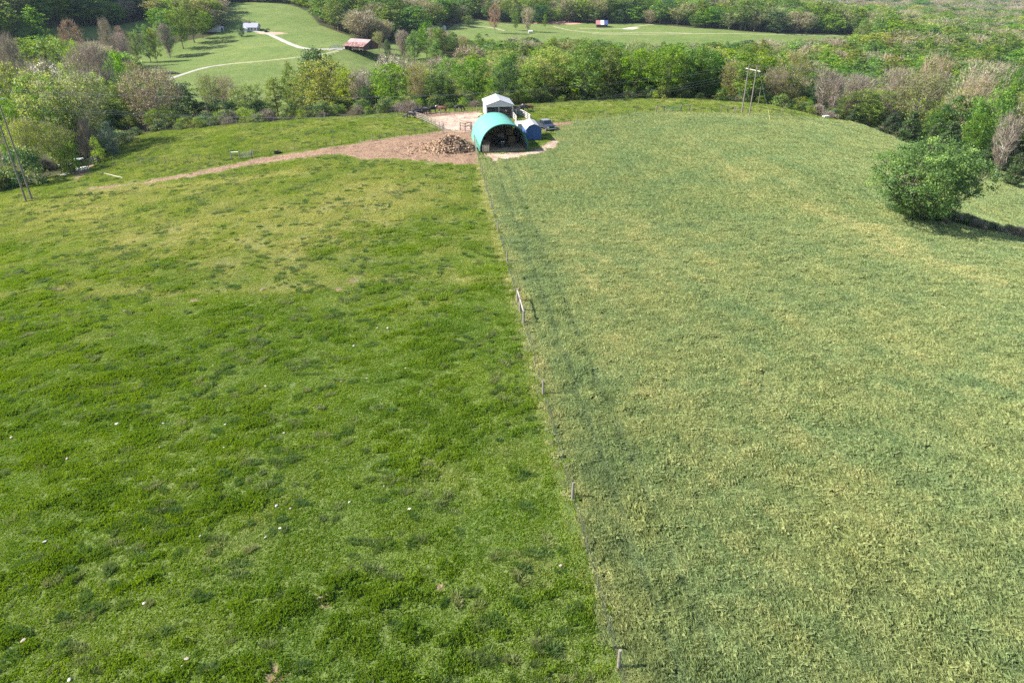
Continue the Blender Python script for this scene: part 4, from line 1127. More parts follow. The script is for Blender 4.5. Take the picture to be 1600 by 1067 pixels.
# --- hoop barn
ha = at(750.5, 238); hb = at(824.5, 234.8)
hc = (ha + hb) / 2; HR = (hb - ha).length / 2; hrot = math.atan2(hb.y - ha.y, hb.x - ha.x)
hoop = empty('hoop_barn', (hc.x, hc.y, hc.z), hrot, 'open ended hoop barn under a bright green curved cover', 'barn')
HL, HH, NW = 11.8, 4.75, 28
def arch(t, r=0.0):
    a = math.pi * t
    ca, sa = math.cos(a), math.sin(a)
    return (-(HR + r) * math.copysign(abs(ca) ** .92, ca), (HH + r) * abs(sa) ** .88)
mb = MB(); vs = []; fs = []
ys_ = np.linspace(-.25, HL, 25)
for j, y_ in enumerate(ys_):
    for i in range(NW + 1):
        x_, z_ = arch(i / NW, .03 + .012 * math.sin(j * 2.4)); vs.append((x_, y_, z_))
for j in range(len(ys_) - 1):
    for i in range(NW): fs.append((j * (NW + 1) + i, j * (NW + 1) + i + 1, (j + 1) * (NW + 1) + i + 1, (j + 1) * (NW + 1) + i))
nv = len(vs)
for v_ in list(vs): vs.append((v_[0] * .992, v_[1], v_[2] * .99 if v_[2] > .1 else v_[2]))
fs += [tuple(reversed([i + nv for i in f])) for f in fs]
for i in range(NW):
    fs.append((i, i + nv, i + 1 + nv, i + 1)); o_ = (len(ys_) - 1) * (NW + 1); fs.append((o_ + i, o_ + i + 1, o_ + i + 1 + nv, o_ + i + nv))
mb.add(vs, fs)
mb.build('cover', green_cover, hoop, True)
for y_ in np.linspace(0.0, HL - .2, 8):
    MB().tube([(arch(i / 20, -.10)[0], y_, arch(i / 20, -.10)[1]) for i in range(21)], .055, 6).build('arch_pipe', steel_dark if y_ > .1 else green_edge, hoop)
for y_ in np.linspace(.9, HL - .6, 8):
    MB().tube([(arch(i / 28, .035)[0], y_, arch(i / 28, .035)[1]) for i in range(29)], .022, 4).build('cover_seam', green_cover, hoop)
MB().tube([(arch(i / 24, .05)[0], -.28, arch(i / 24, .05)[1]) for i in range(25)], .085, 6).build('front_rim', green_edge, hoop)
for i in (4, 8, 14, 20, 24):
    x_, z_ = arch(i / NW, -.16); MB().tube([(x_, 0, z_), (x_, HL - .3, z_)], .03, 5).build('purlin', steel_dark, hoop)
for s_ in (-1, 1):
    b_ = MB(); b_.box((s_ * (HR - .25), HL / 2, .45), (.08, HL - .4, .9)); b_.build('side_board', wood_dark, hoop)
b_ = MB()
for i in range(-8, 9):
    x_ = i * HR / 8.6; z_ = HH * max(0, 1 - abs(x_ / HR) ** 2.1) ** .5
    b_.box((x_, HL - .2, z_ * .48), (HR / 8.6 - .02, .05, z_ * .96))
b_.build('end_wall', inner_boards, hoop)
b_ = MB(); b_.box((0, HL / 2 - .2, .03), (HR * 2 - .5, HL - .1, .06)); b_.build('floor', straw, hoop)
def bale(x, y, z, sx_, sy_, sz_, rz, label, group=None):
    o = empty('hay_bale', hoop.matrix_local_pos(x, y, z) if False else hoop_pt(x, y, z), hrot + rz, label, 'hay bale', group)
    r = random.Random(int(x * 100 + y * 10 + z * 7)); mb = MB()
    nx_b, ny_b, nz_b = 5, 3, 4; 
    import bmesh
    bm = bmesh.new(); bmesh.ops.create_cube(bm, size=1); bmesh.ops.subdivide_edges(bm, edges=bm.edges, cuts=3, use_grid_fill=True)
    for v_ in bm.verts:
        v_.co = Vector((v_.co.x * sx_ * (1 + r.uniform(-.03, .03)), v_.co.y * sy_ * (1 + r.uniform(-.03, .03)), (v_.co.z + .5) * sz_ * (1 + r.uniform(-.02, .02))))
        if v_.co.z < .01: v_.co.z = 0
    me = bpy.data.meshes.new('hay_bale'); bm.to_mesh(me); bm.free(); me.materials.append(hay_m if 'sunlit' in label else hay_shaded); link('hay_body', me, o)
    tw = MB()
    for k in (-.28, .28):
        tw.box((k * sx_, 0, sz_ / 2), (.025, sy_ * 1.07, sz_ * 1.04))
    tw.build('twine', wood_dark, o)
    return o
Mh = Matrix.Translation(hc) @ Matrix.Rotation(hrot, 4, 'Z')
def hoop_pt(x, y, z): return Mh @ Vector((x, y, z))
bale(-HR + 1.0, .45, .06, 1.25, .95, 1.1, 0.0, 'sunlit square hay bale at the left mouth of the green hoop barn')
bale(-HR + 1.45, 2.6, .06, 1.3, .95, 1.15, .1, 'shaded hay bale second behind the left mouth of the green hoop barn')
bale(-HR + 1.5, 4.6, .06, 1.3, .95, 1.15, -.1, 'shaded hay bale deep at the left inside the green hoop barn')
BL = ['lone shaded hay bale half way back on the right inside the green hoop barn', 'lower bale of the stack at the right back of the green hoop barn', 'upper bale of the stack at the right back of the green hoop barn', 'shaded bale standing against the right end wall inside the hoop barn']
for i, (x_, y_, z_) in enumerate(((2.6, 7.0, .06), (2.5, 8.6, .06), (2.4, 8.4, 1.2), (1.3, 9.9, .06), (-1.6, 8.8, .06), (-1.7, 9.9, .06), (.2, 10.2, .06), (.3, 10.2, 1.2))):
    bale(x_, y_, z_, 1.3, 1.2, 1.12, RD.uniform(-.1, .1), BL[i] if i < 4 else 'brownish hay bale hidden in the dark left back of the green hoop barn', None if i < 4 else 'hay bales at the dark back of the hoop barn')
# --- tractor parked inside
tr = empty('tractor', hoop_pt(.15, 3.6, .06), hrot, 'dark tractor parked inside the green hoop barn facing out', 'tractor')
b_ = MB(); b_.prism([(-1.2, .75), (-1.2, 1.25), (-.95, 1.38), (.5, 1.42), (.5, .7)], -.33, .33, axis='x'); b_.build('hood', black, tr)
b_ = MB(); b_.box((0, 1.0, .85), (.5, 1.6, .5)); b_.box((0, .1, .62), (.42, 2.2, .3)); b_.build('chassis', steel_dark, tr)
b_ = MB()
for sx_ in (-.55, .55):
    for y_ in (.55, 1.75): b_.box((sx_, y_, 1.75), (.07, .07, 1.1))
b_.box((0, 1.15, 2.32), (1.3, 1.45, .08)); b_.build('cab_frame', black, tr)
b_ = MB(); b_.box((0, .56, 1.85), (1.05, .02, .8)); b_.build('windscreen', glass, tr)
def wheel(par, c, r_, w_, nm='wheel', ax='x', spokes=0):
    b_ = MB(); pr = [(-w_ / 2, r_ * .62), (-w_ / 2, r_ * .92), (-w_ / 3, r_), (w_ / 3, r_), (w_ / 2, r_ * .92), (w_ / 2, r_ * .62)]; n_ = 18; vs_ = []
    for k in range(n_):
        a = 2 * math.pi * k / n_
        for q, rr in pr: vs_.append((c[0] + q, c[1] + math.cos(a) * rr, c[2] + math.sin(a) * rr))
    fs_ = [(k * 6 + j, k * 6 + (j + 1) % 6, ((k + 1) % n_) * 6 + (j + 1) % 6, ((k + 1) % n_) * 6 + j) for k in range(n_) for j in range(6)]
    b_.add(vs_, fs_); t_ = b_.build(nm, rubber, par)
    b2 = MB(); b2.tube([(c[0] - w_ * .3, c[1], c[2]), (c[0] + w_ * .3, c[1], c[2])], r_ * .64, 14); b2.build('rim', white_paint if nm == 'front_wheel' else steel, t_)
for sx_ in (-.78, .78):
    wheel(tr, (sx_, 1.35, .78), .78, .42, 'rear_wheel'); wheel(tr, (sx_ * .82, -.75, .47), .47, .28, 'front_wheel')
for sx_ in (-.2, .2):
    b_ = MB(); b_.tube([(sx_, -1.22, 1.1), (sx_, -1.19, 1.1)], .1, 10); b_.build('headlight', white_paint, tr)
b_ = MB(); b_.box((0, 1.35, 1.05), (.55, .5, .12)); b_.box((0, 1.6, 1.35), (.5, .12, .55)); b_.build('seat', rubber, tr)
# --- manure pile
mp = at(701, 232)
pile = empty('manure_pile', (mp.x, mp.y, mp.z), 0, 'big heap of brown straw and manure on the red dirt', 'manure pile')
man1 = pm('manure_brown', (.25, .155, .095), .95, .5, 1.2, dirt=(.44, .31, .19)); man2 = pm('manure_dark', (.055, .035, .022), .95, .4, 1); man3 = pm('old_straw', (.52, .36, .22), .95, .35, 2)
nxp, nyp = 44, 34; vs = []; hmax = 2.25
for j in range(nyp):
    for i in range(nxp):
        u, v_ = i / (nxp - 1) * 2 - 1, j / (nyp - 1) * 2 - 1
        x_, y_ = u * 5.2, v_ * 4.6
        r_ = math.hypot(u * (1 + .12 * math.sin(3 * v_)), v_)
        h_ = hmax * max(0, 1 - r_ ** 1.35) * (1 + .22 * math.sin(x_ * 1.7 + 1.4 * math.sin(y_ * 1.9)) * math.cos(y_ * 2.1 + x_)) + .10 * RD.random() * (r_ < .95)
        if u < -.1: h_ *= .85
        vs.append((x_, y_, h_ if r_ < 1 else -.12))
pm_ = npmesh('heap', vs, [(j * nxp + i, j * nxp + i + 1, (j + 1) * nxp + i + 1, (j + 1) * nxp + i) for j in range(nyp - 1) for i in range(nxp - 1)], [man1])
link('heap', pm_, pile)
vs_a = np.array(vs)
def clods(nm, mat, n_, smin, smax_, sel):
    b_ = MB(); c_ = 0
    while c_ < n_:
        v_ = vs[RD.randrange(len(vs))]
        if v_[2] < .05 or not sel(v_): continue
        s_ = RD.uniform(smin, smax_); q = Vector((v_[0] + RD.uniform(-.1, .1), v_[1] + RD.uniform(-.1, .1), v_[2] + s_ * .12)); c_ += 1
        b_.box(q, (s_, s_ * RD.uniform(.4, .8), s_ * RD.uniform(.3, .6)), RD.uniform(0, 3), 0, RD.uniform(-.6, .6), RD.uniform(-.6, .6))
    o = b_.build(nm, mat, pile); o['kind'] = 'stuff'
clods('straw_clods', man3, 420, .10, .34, lambda v_: True)
clods('dark_clods', man2, 420, .12, .42, lambda v_: v_[0] > -1.5)
clods('brown_clods', man1, 700, .12, .40, lambda v_: True)
b_ = MB()
for k in range(520):
    a = RD.uniform(0, 6.28); r_ = RD.uniform(.8, 2.1); s_ = RD.uniform(.06, .28)
    x_, y_ = math.cos(a) * 5.0 * r_ + mp.x, math.sin(a) * 3.2 * r_ + mp.y - .5
    if dirtness(np.array([x_]), np.array([y_]))[0] < .6: continue
    b_.box((x_, y_, Tz(x_, y_) + s_ * .1), (s_, s_ * .7, s_ * .45), RD.uniform(0, 3), RD.choice((0, 1, 2, 1)))
o = b_.build('dirt_clods', [man1, man2, man3]); o['kind'] = 'stuff'
low = at(668, 226)   # low brown rise left of the heap
# --- white barn
def house(name, label, cat, loc, rz, W, D, He, Hr, wall, roof, over=.3, open_front=False, ribs=0, gable=True):
    """gable to the front (local -y side), ridge along y"""
    o = empty(name, loc, rz, label, cat)
    t = .1; hw = W / 2
    mb = MB()
    for s_ in (-1, 1): 
        b_ = MB(); b_.box((s_ * (hw - t / 2), D / 2, He / 2), (t, D, He))
        if ribs: panels(b_, (s_ * (hw + .012), 0.05, 0), (s_ * (hw + .012), D - .05, 0), He - .02, ribs, .03)
        b_.build('side_wall', wall, o)
    b_ = MB(); b_.prism([(-hw, 0), (hw, 0), (hw, He), (0, Hr), (-hw, He)], D - t - .01, D - .01); b_.build('back_wall', wall, o)
    if open_front:
        b_ = MB(); b_.prism([(-hw + .01, He - .35), (hw - .01, He - .35), (hw - .01, He), (0, Hr - .02), (-hw + .01, He)], .01, .09); b_.build('gable', wall, o)
    else:
        b_ = MB(); b_.prism([(-hw, 0), (hw, 0), (hw, He), (0, Hr), (-hw, He)], .01, t); b_.build('front_wall', wall, o)
    L = math.hypot(hw, Hr - He); sl = (Hr - He) / hw
    for s_ in (-1, 1):
        b_ = MB(); ex = hw + over
        pr = [(0, Hr + .05), (s_ * ex, He + .05 - sl * over), (s_ * ex, He + .11 - sl * over), (0, Hr + .11)]
        b_.prism(pr, -over, D + over)
        if ribs:
            for k in range(ribs + 1):
                y_ = -over + .05 + (D + 2 * over - .1) * k / ribs
                b_.bar((s_ * .02, y_, Hr + .12), (s_ * (ex - .01), y_, He + .12 - sl * over), .04, .03)
        b_.build('roof_half', roof, o)
    return o
w1 = xat(758.7, 168, 155.6); w2 = xat(803, 167, 156.4)
wbx, wby = (w1[0] + w2[0]) / 2, 156.0
wb = house('white_barn', 'white metal barn with open front behind the green hoop barn', 'barn', (wbx, wby, Tz(wbx, wby)), math.atan2(.8, 6.2) , 5.9, 8.3, 2.75, 3.75, white_tin, white_tin, .25, True, 12)
for x_ in (-2.85, -.2, 2.85):
    b_ = MB(); b_.box((x_, .12, 1.3), (.16, .16, 2.6)); b_.build('post', white_paint if abs(x_) > 1 else steel, wb)
b_ = MB(); b_.box((0, 4.2, .05), (5.6, 8.0, .1)); b_.build('floor', straw, wb)
b_ = MB()
for z_ in (.5, .85, 1.2): b_.box((1.4, .3, z_), (2.6, .05, .08))
b_.build('front_rail', wood_grey, wb)
# --- blue shed
s1, s2 = at(822.2, 220), at(845.8, 219.3)
sc_ = (s1 + s2) / 2; sw = (s2 - s1).length
shed = empty('blue_shed', sc_, math.atan2(s2.y - s1.y, s2.x - s1.x) + .03, 'small blue shed with a barn shaped pale roof right of the hoop barn', 'shed')
hw = sw / 2; ge = 2.05; knee = (hw * .66, 2.65); rd = 2.98
gam = [(-hw, .12), (hw, .12), (hw, ge), (knee[0], knee[1]), (0, rd), (-knee[0], knee[1]), (-hw, ge)]
SD = 5.6
b_ = MB(); b_.prism(gam, .01, .08); b_.build('front_wall', blue_siding, shed)
b_ = MB(); b_.prism(gam, SD - .08, SD); b_.build('back_wall', blue_siding, shed)
for s_ in (-1, 1):
    b_ = MB(); b_.box((s_ * (hw - .04), SD / 2, (ge + .12) / 2), (.08, SD - .18, ge - .12)); b_.build('side_wall', blue_siding, shed)
    b_ = MB()
    for (a, c), (a2, c2) in (((s_ * (hw + .14), ge - .12), (s_ * (knee[0]), knee[1] + .05)), ((s_ * (knee[0]), knee[1] + .05), (0, rd + .05))):
        b_.prism([(a, c), (a2, c2), (a2, c2 + .06), (a, c + .06)], -.15, SD + .15)
    b_.build('roof_half', shed_roof, shed)
for k in range(9):
    x_ = -hw + .15 + k * (sw - .3) / 8; top_ = min(ge + (hw - abs(x_)) / (hw - knee[0]) * (knee[1] - ge), rd - .1) if abs(x_) > knee[0] else knee[1] + (1 - abs(x_) / knee[0]) * (rd - knee[1])
    b_ = MB(); b_.box((x_, 0, .12 + (top_ - .2) / 2), (.045, .025, top_ - .2)); b_.build('batten', blue_trim, shed)
b_ = MB()
for a, c in (((-hw - .1, ge - .1), (-knee[0], knee[1])), ((-knee[0], knee[1]), (0, rd)), ((0, rd), (knee[0], knee[1])), ((knee[0], knee[1]), (hw + .1, ge - .1))):
    b_.bar((a[0], -.1, a[1]), (c[0], -.1, c[1]), .05, .12)
b_.build('gable_trim', blue_trim, shed)
b_ = MB()
for x_ in (-hw + .2, hw - .2):
    for y_ in (.3, SD / 2, SD - .3): b_.box((x_, y_, 0), (.3, .3, .26))
b_.build('blocks', pm('concrete', (.4, .39, .37), .9), shed)
# --- pickup behind the shed
def car_body(par, prof, w, mat, nm='body', tuck=.08):
    """side outline in (y,z), rounded towards the flanks"""
    mb = MB(); n_ = len(prof); cz = sum(p_[1] for p_ in prof) / n_
    lay = [(-w / 2, .94), (-w / 2 + .06, 1.0), (w / 2 - .06, 1.0), (w / 2, .94)]
    vs_ = []
    for x_, k in lay:
        for a, b2 in prof: vs_.append((x_, a * (1 - (1 - k) * .3), cz + (b2 - cz) * k))
    fs_ = [tuple(range(n_))[::-1], tuple(3 * n_ + i for i in range(n_))]
    for l in range(3):
        for i in range(n_): fs_.append((l * n_ + i, l * n_ + (i + 1) % n_, (l + 1) * n_ + (i + 1) % n_, (l + 1) * n_ + i))
    mb.add(vs_, fs_); return mb.build(nm, mat, par)
def pickup(loc, rz, label, bodym):
    o = empty('pickup_truck', loc, rz, label, 'pickup truck')
    # front at -y
    car_body(o, [(-2.6, .5), (-2.62, .85), (-2.45, 1.05), (-1.2, 1.15), (-1.0, 1.15), (2.6, 1.15), (2.65, .55), (2.2, .45), (-2.2, .42)], 1.95, bodym)
    b_ = MB()
    b_.prism([(-1.15, 1.15), (-.45, 1.78), (.95, 1.80), (1.15, 1.15)], -.82, .82, axis='x'); b_.build('cab', glass, o)
    b_ = MB(); b_.prism([(-.5, 1.76), (-.42, 1.84), (.95, 1.86), (1.0, 1.78)], -.80, .80, axis='x'); b_.build('roof', steel, o)
    b_ = MB()
    for s_ in (-1, 1):
        b_.bar((s_ * .86, -1.18, 1.14), (s_ * .80, -.45, 1.80), .07, .07); b_.bar((s_ * .86, .15, 1.14), (s_ * .80, .15, 1.80), .07, .07); b_.bar((s_ * .86, 1.15, 1.14), (s_ * .80, .97, 1.80), .07, .07)
    b_.build('pillars', bodym, o)
    b_ = MB(); b_.box((0, 1.9, 1.16), (1.55, 1.35, .03)); b_.build('truck_bed', rubber, o)
    b_ = MB(); b_.box((0, -2.64, .72), (1.3, .04, .28)); b_.build('grille', black, o)
    b_ = MB(); b_.box((0, -2.70, .50), (1.9, .14, .2)); b_.build('bumper', steel, o)
    for s_ in (-1, 1):
        b_ = MB(); b_.box((s_ * .78, -2.63, .80), (.3, .06, .2)); b_.build('headlight', pm('lamp_glass', (.7, .7, .7), .2) if s_ < 0 else bpy.data.materials['lamp_glass'], o)
        b_ = MB(); b_.box((s_ * 1.08, -1.0, 1.22), (.2, .1, .2)); b_.build('mirror', black, o)
        b_ = MB(); b_.box((s_ * .98, -.3, .85), (.012, .9, .5)); b_.build('door', bodym, o)
        for y_ in (-1.75, 1.65): wheel(o, (s_ * .86, y_, .38), .38, .24)
    return o
pk = at(851.5, 203.5)
pickup((pk.x + .2, pk.y + 1.2, pk.z), .45, 'dark blue grey pickup truck parked in the yard behind the blue shed', pm('truck_paint', (.03, .04, .065), .5, .05))
cv = at(811.5, 212)
# --- white cargo trailer between hoop barn and shed
tl = empty('cargo_trailer', (cv.x + .3, cv.y + 4.6, cv.z), hrot, 'white box trailer with a dark window between hoop barn and blue shed', 'trailer')
b_ = MB(); b_.box((0, 0, 1.05), (1.8, 3.0, 1.1)); b_.build('box', white_paint, tl)
b_ = MB(); b_.box((.35, -1.52, 1.15), (.55, .03, .45)); b_.build('window', glass, tl)
b_ = MB(); b_.box((0, 0, 1.64), (1.86, 3.06, .06)); b_.build('roof', white_paint, tl)
b_ = MB(); b_.bar((-.3, -1.7, .5), (0, -2.7, .5), .08, .08); b_.bar((.3, -1.7, .5), (0, -2.7, .5), .08, .08); b_.box((0, 0, .5), (1.8, 3.3, .08)); b_.build('frame', steel_dark, tl)
for s_ in (-1, 1): wheel(tl, (s_ * 1.02, .3, .33), .33, .18)

# --- fences
def post(par, x, y, h, r_=.07, mat=None, nm='post', lean=.02):
    z = Tz(x, y)
    lx, ly = RD.uniform(-lean, lean) * h, RD.uniform(-lean, lean) * h
    b_ = MB(); b_.tube([(x, y, z - .25), (x + lx * .5, y + ly * .5, z + h * .5), (x + lx, y + ly, z + h)], [r_, r_ * .97, r_ * .93], 8)
    return b_.build(nm, mat or wood_grey, par)
def wires(par, P, hs_, r_=.006, nm='wire', mat=None, seg=4):
    b_ = MB()
    for h in hs_:
        pts = []
        for a, c in zip(P[:-1], P[1:]):
            L = math.hypot(c[0] - a[0], c[1] - a[1]); n_ = max(1, int(L / seg))
            for k in range(n_):
                x_, y_ = a[0] + (c[0] - a[0]) * k / n_, a[1] + (c[1] - a[1]) * k / n_; pts.append((x_, y_, Tz(x_, y_) + h))
        pts.append((P[-1][0], P[-1][1], Tz(*P[-1]) + h))
        b_.tube(pts, r_, 3, cap=False)
    return b_.build(nm, mat or steel_dark, par)
cf = empty('woven_wire_fence', (0, 0, 0), 0, 'woven wire fence with wooden posts dividing the grazed field from the hay field', 'fence')
cposts = [((966, 1045), 1.35, .085), ((895, 781), 1.4, .085), ((851, 617), 1.35, .075), ((795, 411), 1.35, .085), ((780, 362), 1.35, .08), ((770, 326), 1.3, .07), ((763, 299), 1.3, .07), ((757, 273), 1.3, .07), ((749, 250), 1.4, .08)]
line_pts = []
for (a, c), h_, r_ in cposts:
    q = at(a, c); s_ = (q - F0).dot(FD); q = F0 + FD * s_
    post(cf, q.x, q.y, h_, r_, nm='wooden_post'); line_pts.append((q.x, q.y))
brace = [at(821, 508), at(816.5, 487), at(811, 473)]
bq = []
for q in brace:
    s_ = (q - F0).dot(FD); q = F0 + FD * s_; bq.append(q)
    post(cf, q.x, q.y, 1.5, .11, nm='brace_post', mat=wood_grey, lean=.005)
for i in (0, 1):
    a, c = bq[i], bq[i + 1]
    b_ = MB(); b_.tube([(a.x, a.y, Tz(a.x, a.y) + 1.36), (c.x, c.y, Tz(c.x, c.y) + 1.36)], .07, 8); b_.build('brace_rail', pm('pale_pole', (.34, .31, .27), .8) if i == 0 else bpy.data.materials['pale_pole'], cf)
LEN = (F1 - F0).length
t_ = -24.0
wp = [(F0.x + FD.x * k, F0.y + FD.y * k) for k in np.linspace(-13, LEN + 4, 46)]
wires(cf, wp, (.05, .25, .45, .65, .85, 1.15), .006, seg=3)
b_ = MB()
for k in np.arange(-13, 60, .5):
    x_, y_ = F0.x + FD.x * k, F0.y + FD.y * k; z_ = Tz(x_, y_)
    b_.bar((x_, y_, z_ + .04), (x_, y_, z_ + .95), .006, .006)
o = b_.build('wire_stays', steel_dark, cf); o['kind'] = 'stuff'
for py_ in (990, 925, 863, 838, 712, 680, 660, 570, 540, 448, 432, 388, 375, 343, 311, 287, 262):
    # steel posts between the wooden ones
    lo, hi = -15.0, LEN + 8
    for _ in range(30):
        m_ = (lo + hi) / 2; q = F0 + FD * m_
        if proj(q.x, q.y, Tz(q.x, q.y))[1] > py_: lo = m_
        else: hi = m_
    q = F0 + FD * lo; z_ = Tz(q.x, q.y); lx = RD.uniform(-.05, .05)
    b_ = MB(); b_.bar((q.x, q.y, z_ - .2), (q.x + lx, q.y, z_ + 1.25), .035, .035); b_.bar((q.x + lx * .9, q.y, z_ + 1.12), (q.x + lx, q.y, z_ + 1.26), .04, .045)
    b_.build('steel_post', steel, cf)
def wire_fence(px_pts, n_posts, label, h=1.25, every=5, loc=None, hs_=(.25, .5, .75, 1.0, 1.2), tall_ix=None, r0=.035):
    P = [at(*p) for p in px_pts]; D_ = [0]
    for a, c in zip(P[:-1], P[1:]): D_.append(D_[-1] + (c - a).length)
    o = empty('wire_fence', (0, 0, 0), 0, label, 'fence')
    for i in range(n_posts):
        d_ = D_[-1] * i / (n_posts - 1); k = max(j for j in range(len(P)) if D_[j] <= d_ + 1e-6); k = min(k, len(P) - 2)
        q = P[k].lerp(P[k + 1], (d_ - D_[k]) / (D_[k + 1] - D_[k]))
        w_ = i % every == 0
        post(o, q.x, q.y, h * (1.12 if w_ else .92), .075 if w_ else r0, wood_grey if w_ else steel_dark, 'wooden_post' if w_ else 'steel_post', .05)
    wires(o, [(p.x, p.y) for p in P], hs_, .008, seg=5)
    return o
wire_fence(((692, 207), (640, 213), (560, 223), (470, 234), (397, 246)), 26, 'wire fence along the upper edge of the red dirt track', 1.25)
wire_fence(((363, 250), (320, 252), (262, 257), (210, 257), (165, 262)), 14, 'leaning wire fence between the track gate and the little sheds', 1.2, 3)
wire_fence(((862, 197), (905, 189), (965, 182), (1026, 176.5)), 16, 'wire fence along the far side of the hay field up to the first gate', 1.2, 4)
wire_fence(((1080, 175.5), (1126, 176.5)), 4, 'short wire fence between the two far gates', 1.2, 3)
wire_fence(((1150, 177), (1205, 180), (1250, 182.5), (1286, 187)), 9, 'wire fence from the second far gate to the white barked trees', 1.2, 4)
wire_fence(((660, 181.5), (700, 178.5), (752, 175)), 14, 'wire fence on the back side of the pale pen', 1.2, 4)
wire_fence(((200, 206), (250, 203), (330, 199), (450, 190), (560, 183), (650, 178)), 26, 'thin wire fence at the foot of the tree row above the pasture', 1.1, 5)
def brace_gate(px_pts, label, hgt=1.45, railm=None, gate_bay=None, gm=None):
    """posts with top rails, and a tube gate in one bay"""
    P = [at(*p) for p in px_pts]; o = empty('gate_frame', (0, 0, 0), 0, label, 'gate')
    for i, q in enumerate(P): post(o, q.x, q.y, hgt, .10, wood_grey, 'post', .01)
    for i, (a, c) in enumerate(zip(P[:-1], P[1:])):
        if gate_bay is not None and i == gate_bay:
            b_ = MB()
            for h in (.2, .4, .6, .8, 1.0, 1.2): b_.tube([(a.x, a.y, Tz(a.x, a.y) + h), (c.x, c.y, Tz(c.x, c.y) + h)], .03, 5)
            for f in (.03, .5, .97):
                q = a.lerp(c, f); z_ = Tz(q.x, q.y); b_.tube([(q.x, q.y, z_ + .18), (q.x, q.y, z_ + 1.22)], .03, 5)
            b_.build('tube_gate', gm or steel, o)
        else:
            b_ = MB(); b_.tube([(a.x, a.y, Tz(a.x, a.y) + hgt - .12), (c.x, c.y, Tz(c.x, c.y) + hgt - .12)], .07, 6); b_.build('rail', railm or wood_grey, o)
    return o
gate_green = pm('green_gate_paint', (.07, .25, .20), .5, .1)
brace_gate(((362, 250), (375, 249.5), (394, 247)), 'pale braced gate posts beside the dirt track', 1.5, white_paint, 1)
brace_gate(((1025, 176), (1037, 175.5), (1064, 174.5), (1077, 174.5)), 'green tube gate between braced posts at the far side of the hay field', 1.5, None, 1, gate_green)
brace_gate(((1126, 176.5), (1136.5, 176.5), (1147, 176.5)), 'brown braced gate posts left of the right power poles', 1.5)
# pen fence of posts and boards, left side of the pen, and inner rails
def rail_fence(px_pts, n_per, label, h=1.5, rails=(.4, .75, 1.1, 1.4), mat=None, pmat=None, kind_nm='rail_fence', bw=.12):
    P = [at(*p) for p in px_pts]; o = empty(kind_nm, (0, 0, 0), 0, label, 'fence')
    Q = []
    for a, c in zip(P[:-1], P[1:]):
        n_ = max(1, int(round((c - a).length / n_per))); Q += [a.lerp(c, k / n_) for k in range(n_)]
    Q.append(P[-1])
    for q in Q: post(o, q.x, q.y, h, .09, pmat or wood_grey, 'post', .02)
    for a, c in zip(Q[:-1], Q[1:]):
        for r_ in rails:
            b_ = MB(); b_.bar((a.x, a.y, Tz(a.x, a.y) + r_ * h / 1.5), (c.x, c.y, Tz(c.x, c.y) + r_ * h / 1.5), .04, bw); b_.build('rail', mat or wood_grey, o)
    return o
rail_fence(((651, 186.5), (660, 189), (669, 193.5), (680, 199), (693, 204.5)), 2.0, 'grey board fence down the left side of the pale pen', 1.5, pmat=wood_grey)
rail_fence(((719, 204), (727, 205.5), (735, 203)), 1.6, 'dark wooden rail gate behind the manure pile', 1.6, (1.4, .9), wood_dark, wood_dark)
rail_fence(((737, 203), (748, 202)), 1.6, 'pale tube panel left of the green hoop barn', 1.5, (.3, .6, .9, 1.2, 1.4), white_paint, wood_dark, bw=.06)
rail_fence(((739, 212), (741, 224), (745, 243)), 2.4, 'weathered rail fence running along the left wall of the hoop barn', 1.5, (.5, 1.0, 1.4), wood_grey, steel)
rail_fence(((805, 183.5), (808.5, 180.5), (816, 183), (829, 191)), 2.2, 'white board fence right behind the white barn', 1.5, (.35, .7, 1.05, 1.4), white_paint, wood_dark, bw=.15)
rail_fence(((793, 178), (799, 183), (807.5, 194)), 2.4, 'short white board fence between white barn and trailer', 1.5, (.35, .7, 1.05, 1.4), white_paint, wood_dark, bw=.15)
rail_fence(((139, 262), (148, 258.5), (160, 252)), 2.2, 'dark board fence beside the small concrete pad', 1.6, (.4, .8, 1.2, 1.5), wood_grey, wood_dark, bw=.2)
# --- power poles
def hframe(px1, px2, h, label, xarm=True, hl=2.6):
    a, c = at(*px1), at(*px2); o = empty('power_pole_frame', (0, 0, 0), 0, label, 'power pole', 'twin wooden power poles carrying the line')
    tops = []
    for q in (a, c):
        b_ = MB(); b_.tube([(q.x, q.y, q.z - .4), (q.x, q.y, q.z + h * .5), (q.x, q.y, q.z + h)], [.16, .13, .10], 10); b_.build('pole', pole_m, o); tops.append(Vector((q.x, q.y, q.z + h)))
    d = (tops[1] - tops[0]).normalized(); z = tops[0].z - .09 * h
    A0 = tops[0] - d * 1.3; A1 = tops[1] + d * 1.3; A0.z = A1.z = z
    off = Vector((-d.y, d.x, 0)) * .2
    b_ = MB(); b_.bar(A0 + off, A1 + off, .09, .16); b_.build('crossarm', pm('pale_crossarm', (.42, .40, .34), .8, .1) if 'pale_crossarm' not in bpy.data.materials else bpy.data.materials['pale_crossarm'], o)
    att = []
    for f in (.02, .5, .98):
        p_ = A0.lerp(A1, f); b_ = MB()
        for k in range(4): b_.tube([p_ + Vector((0, 0, -.15 - .14 * k)), p_ + Vector((0, 0, -.22 - .14 * k))], .09, 8)
        b_.build('insulator', glass, o); att.append(p_ + Vector((0, 0, -.72)))
    att += [tops[0] + Vector((0, 0, .05)), tops[1] + Vector((0, 0, .05))]
    return o, att
pole_m = pm('pole_wood', (.20, .17, .15), .85, .25, 4)
_, aR = hframe((1158.8, 178), (1170.5, 181.5), 10.6, 'pair of tall wooden power poles with pale crossarm at the back of the hay field')
_, aL = hframe((41, 315), (50, 312), 17.5, 'pair of tall wooden power poles cut by the left picture border')
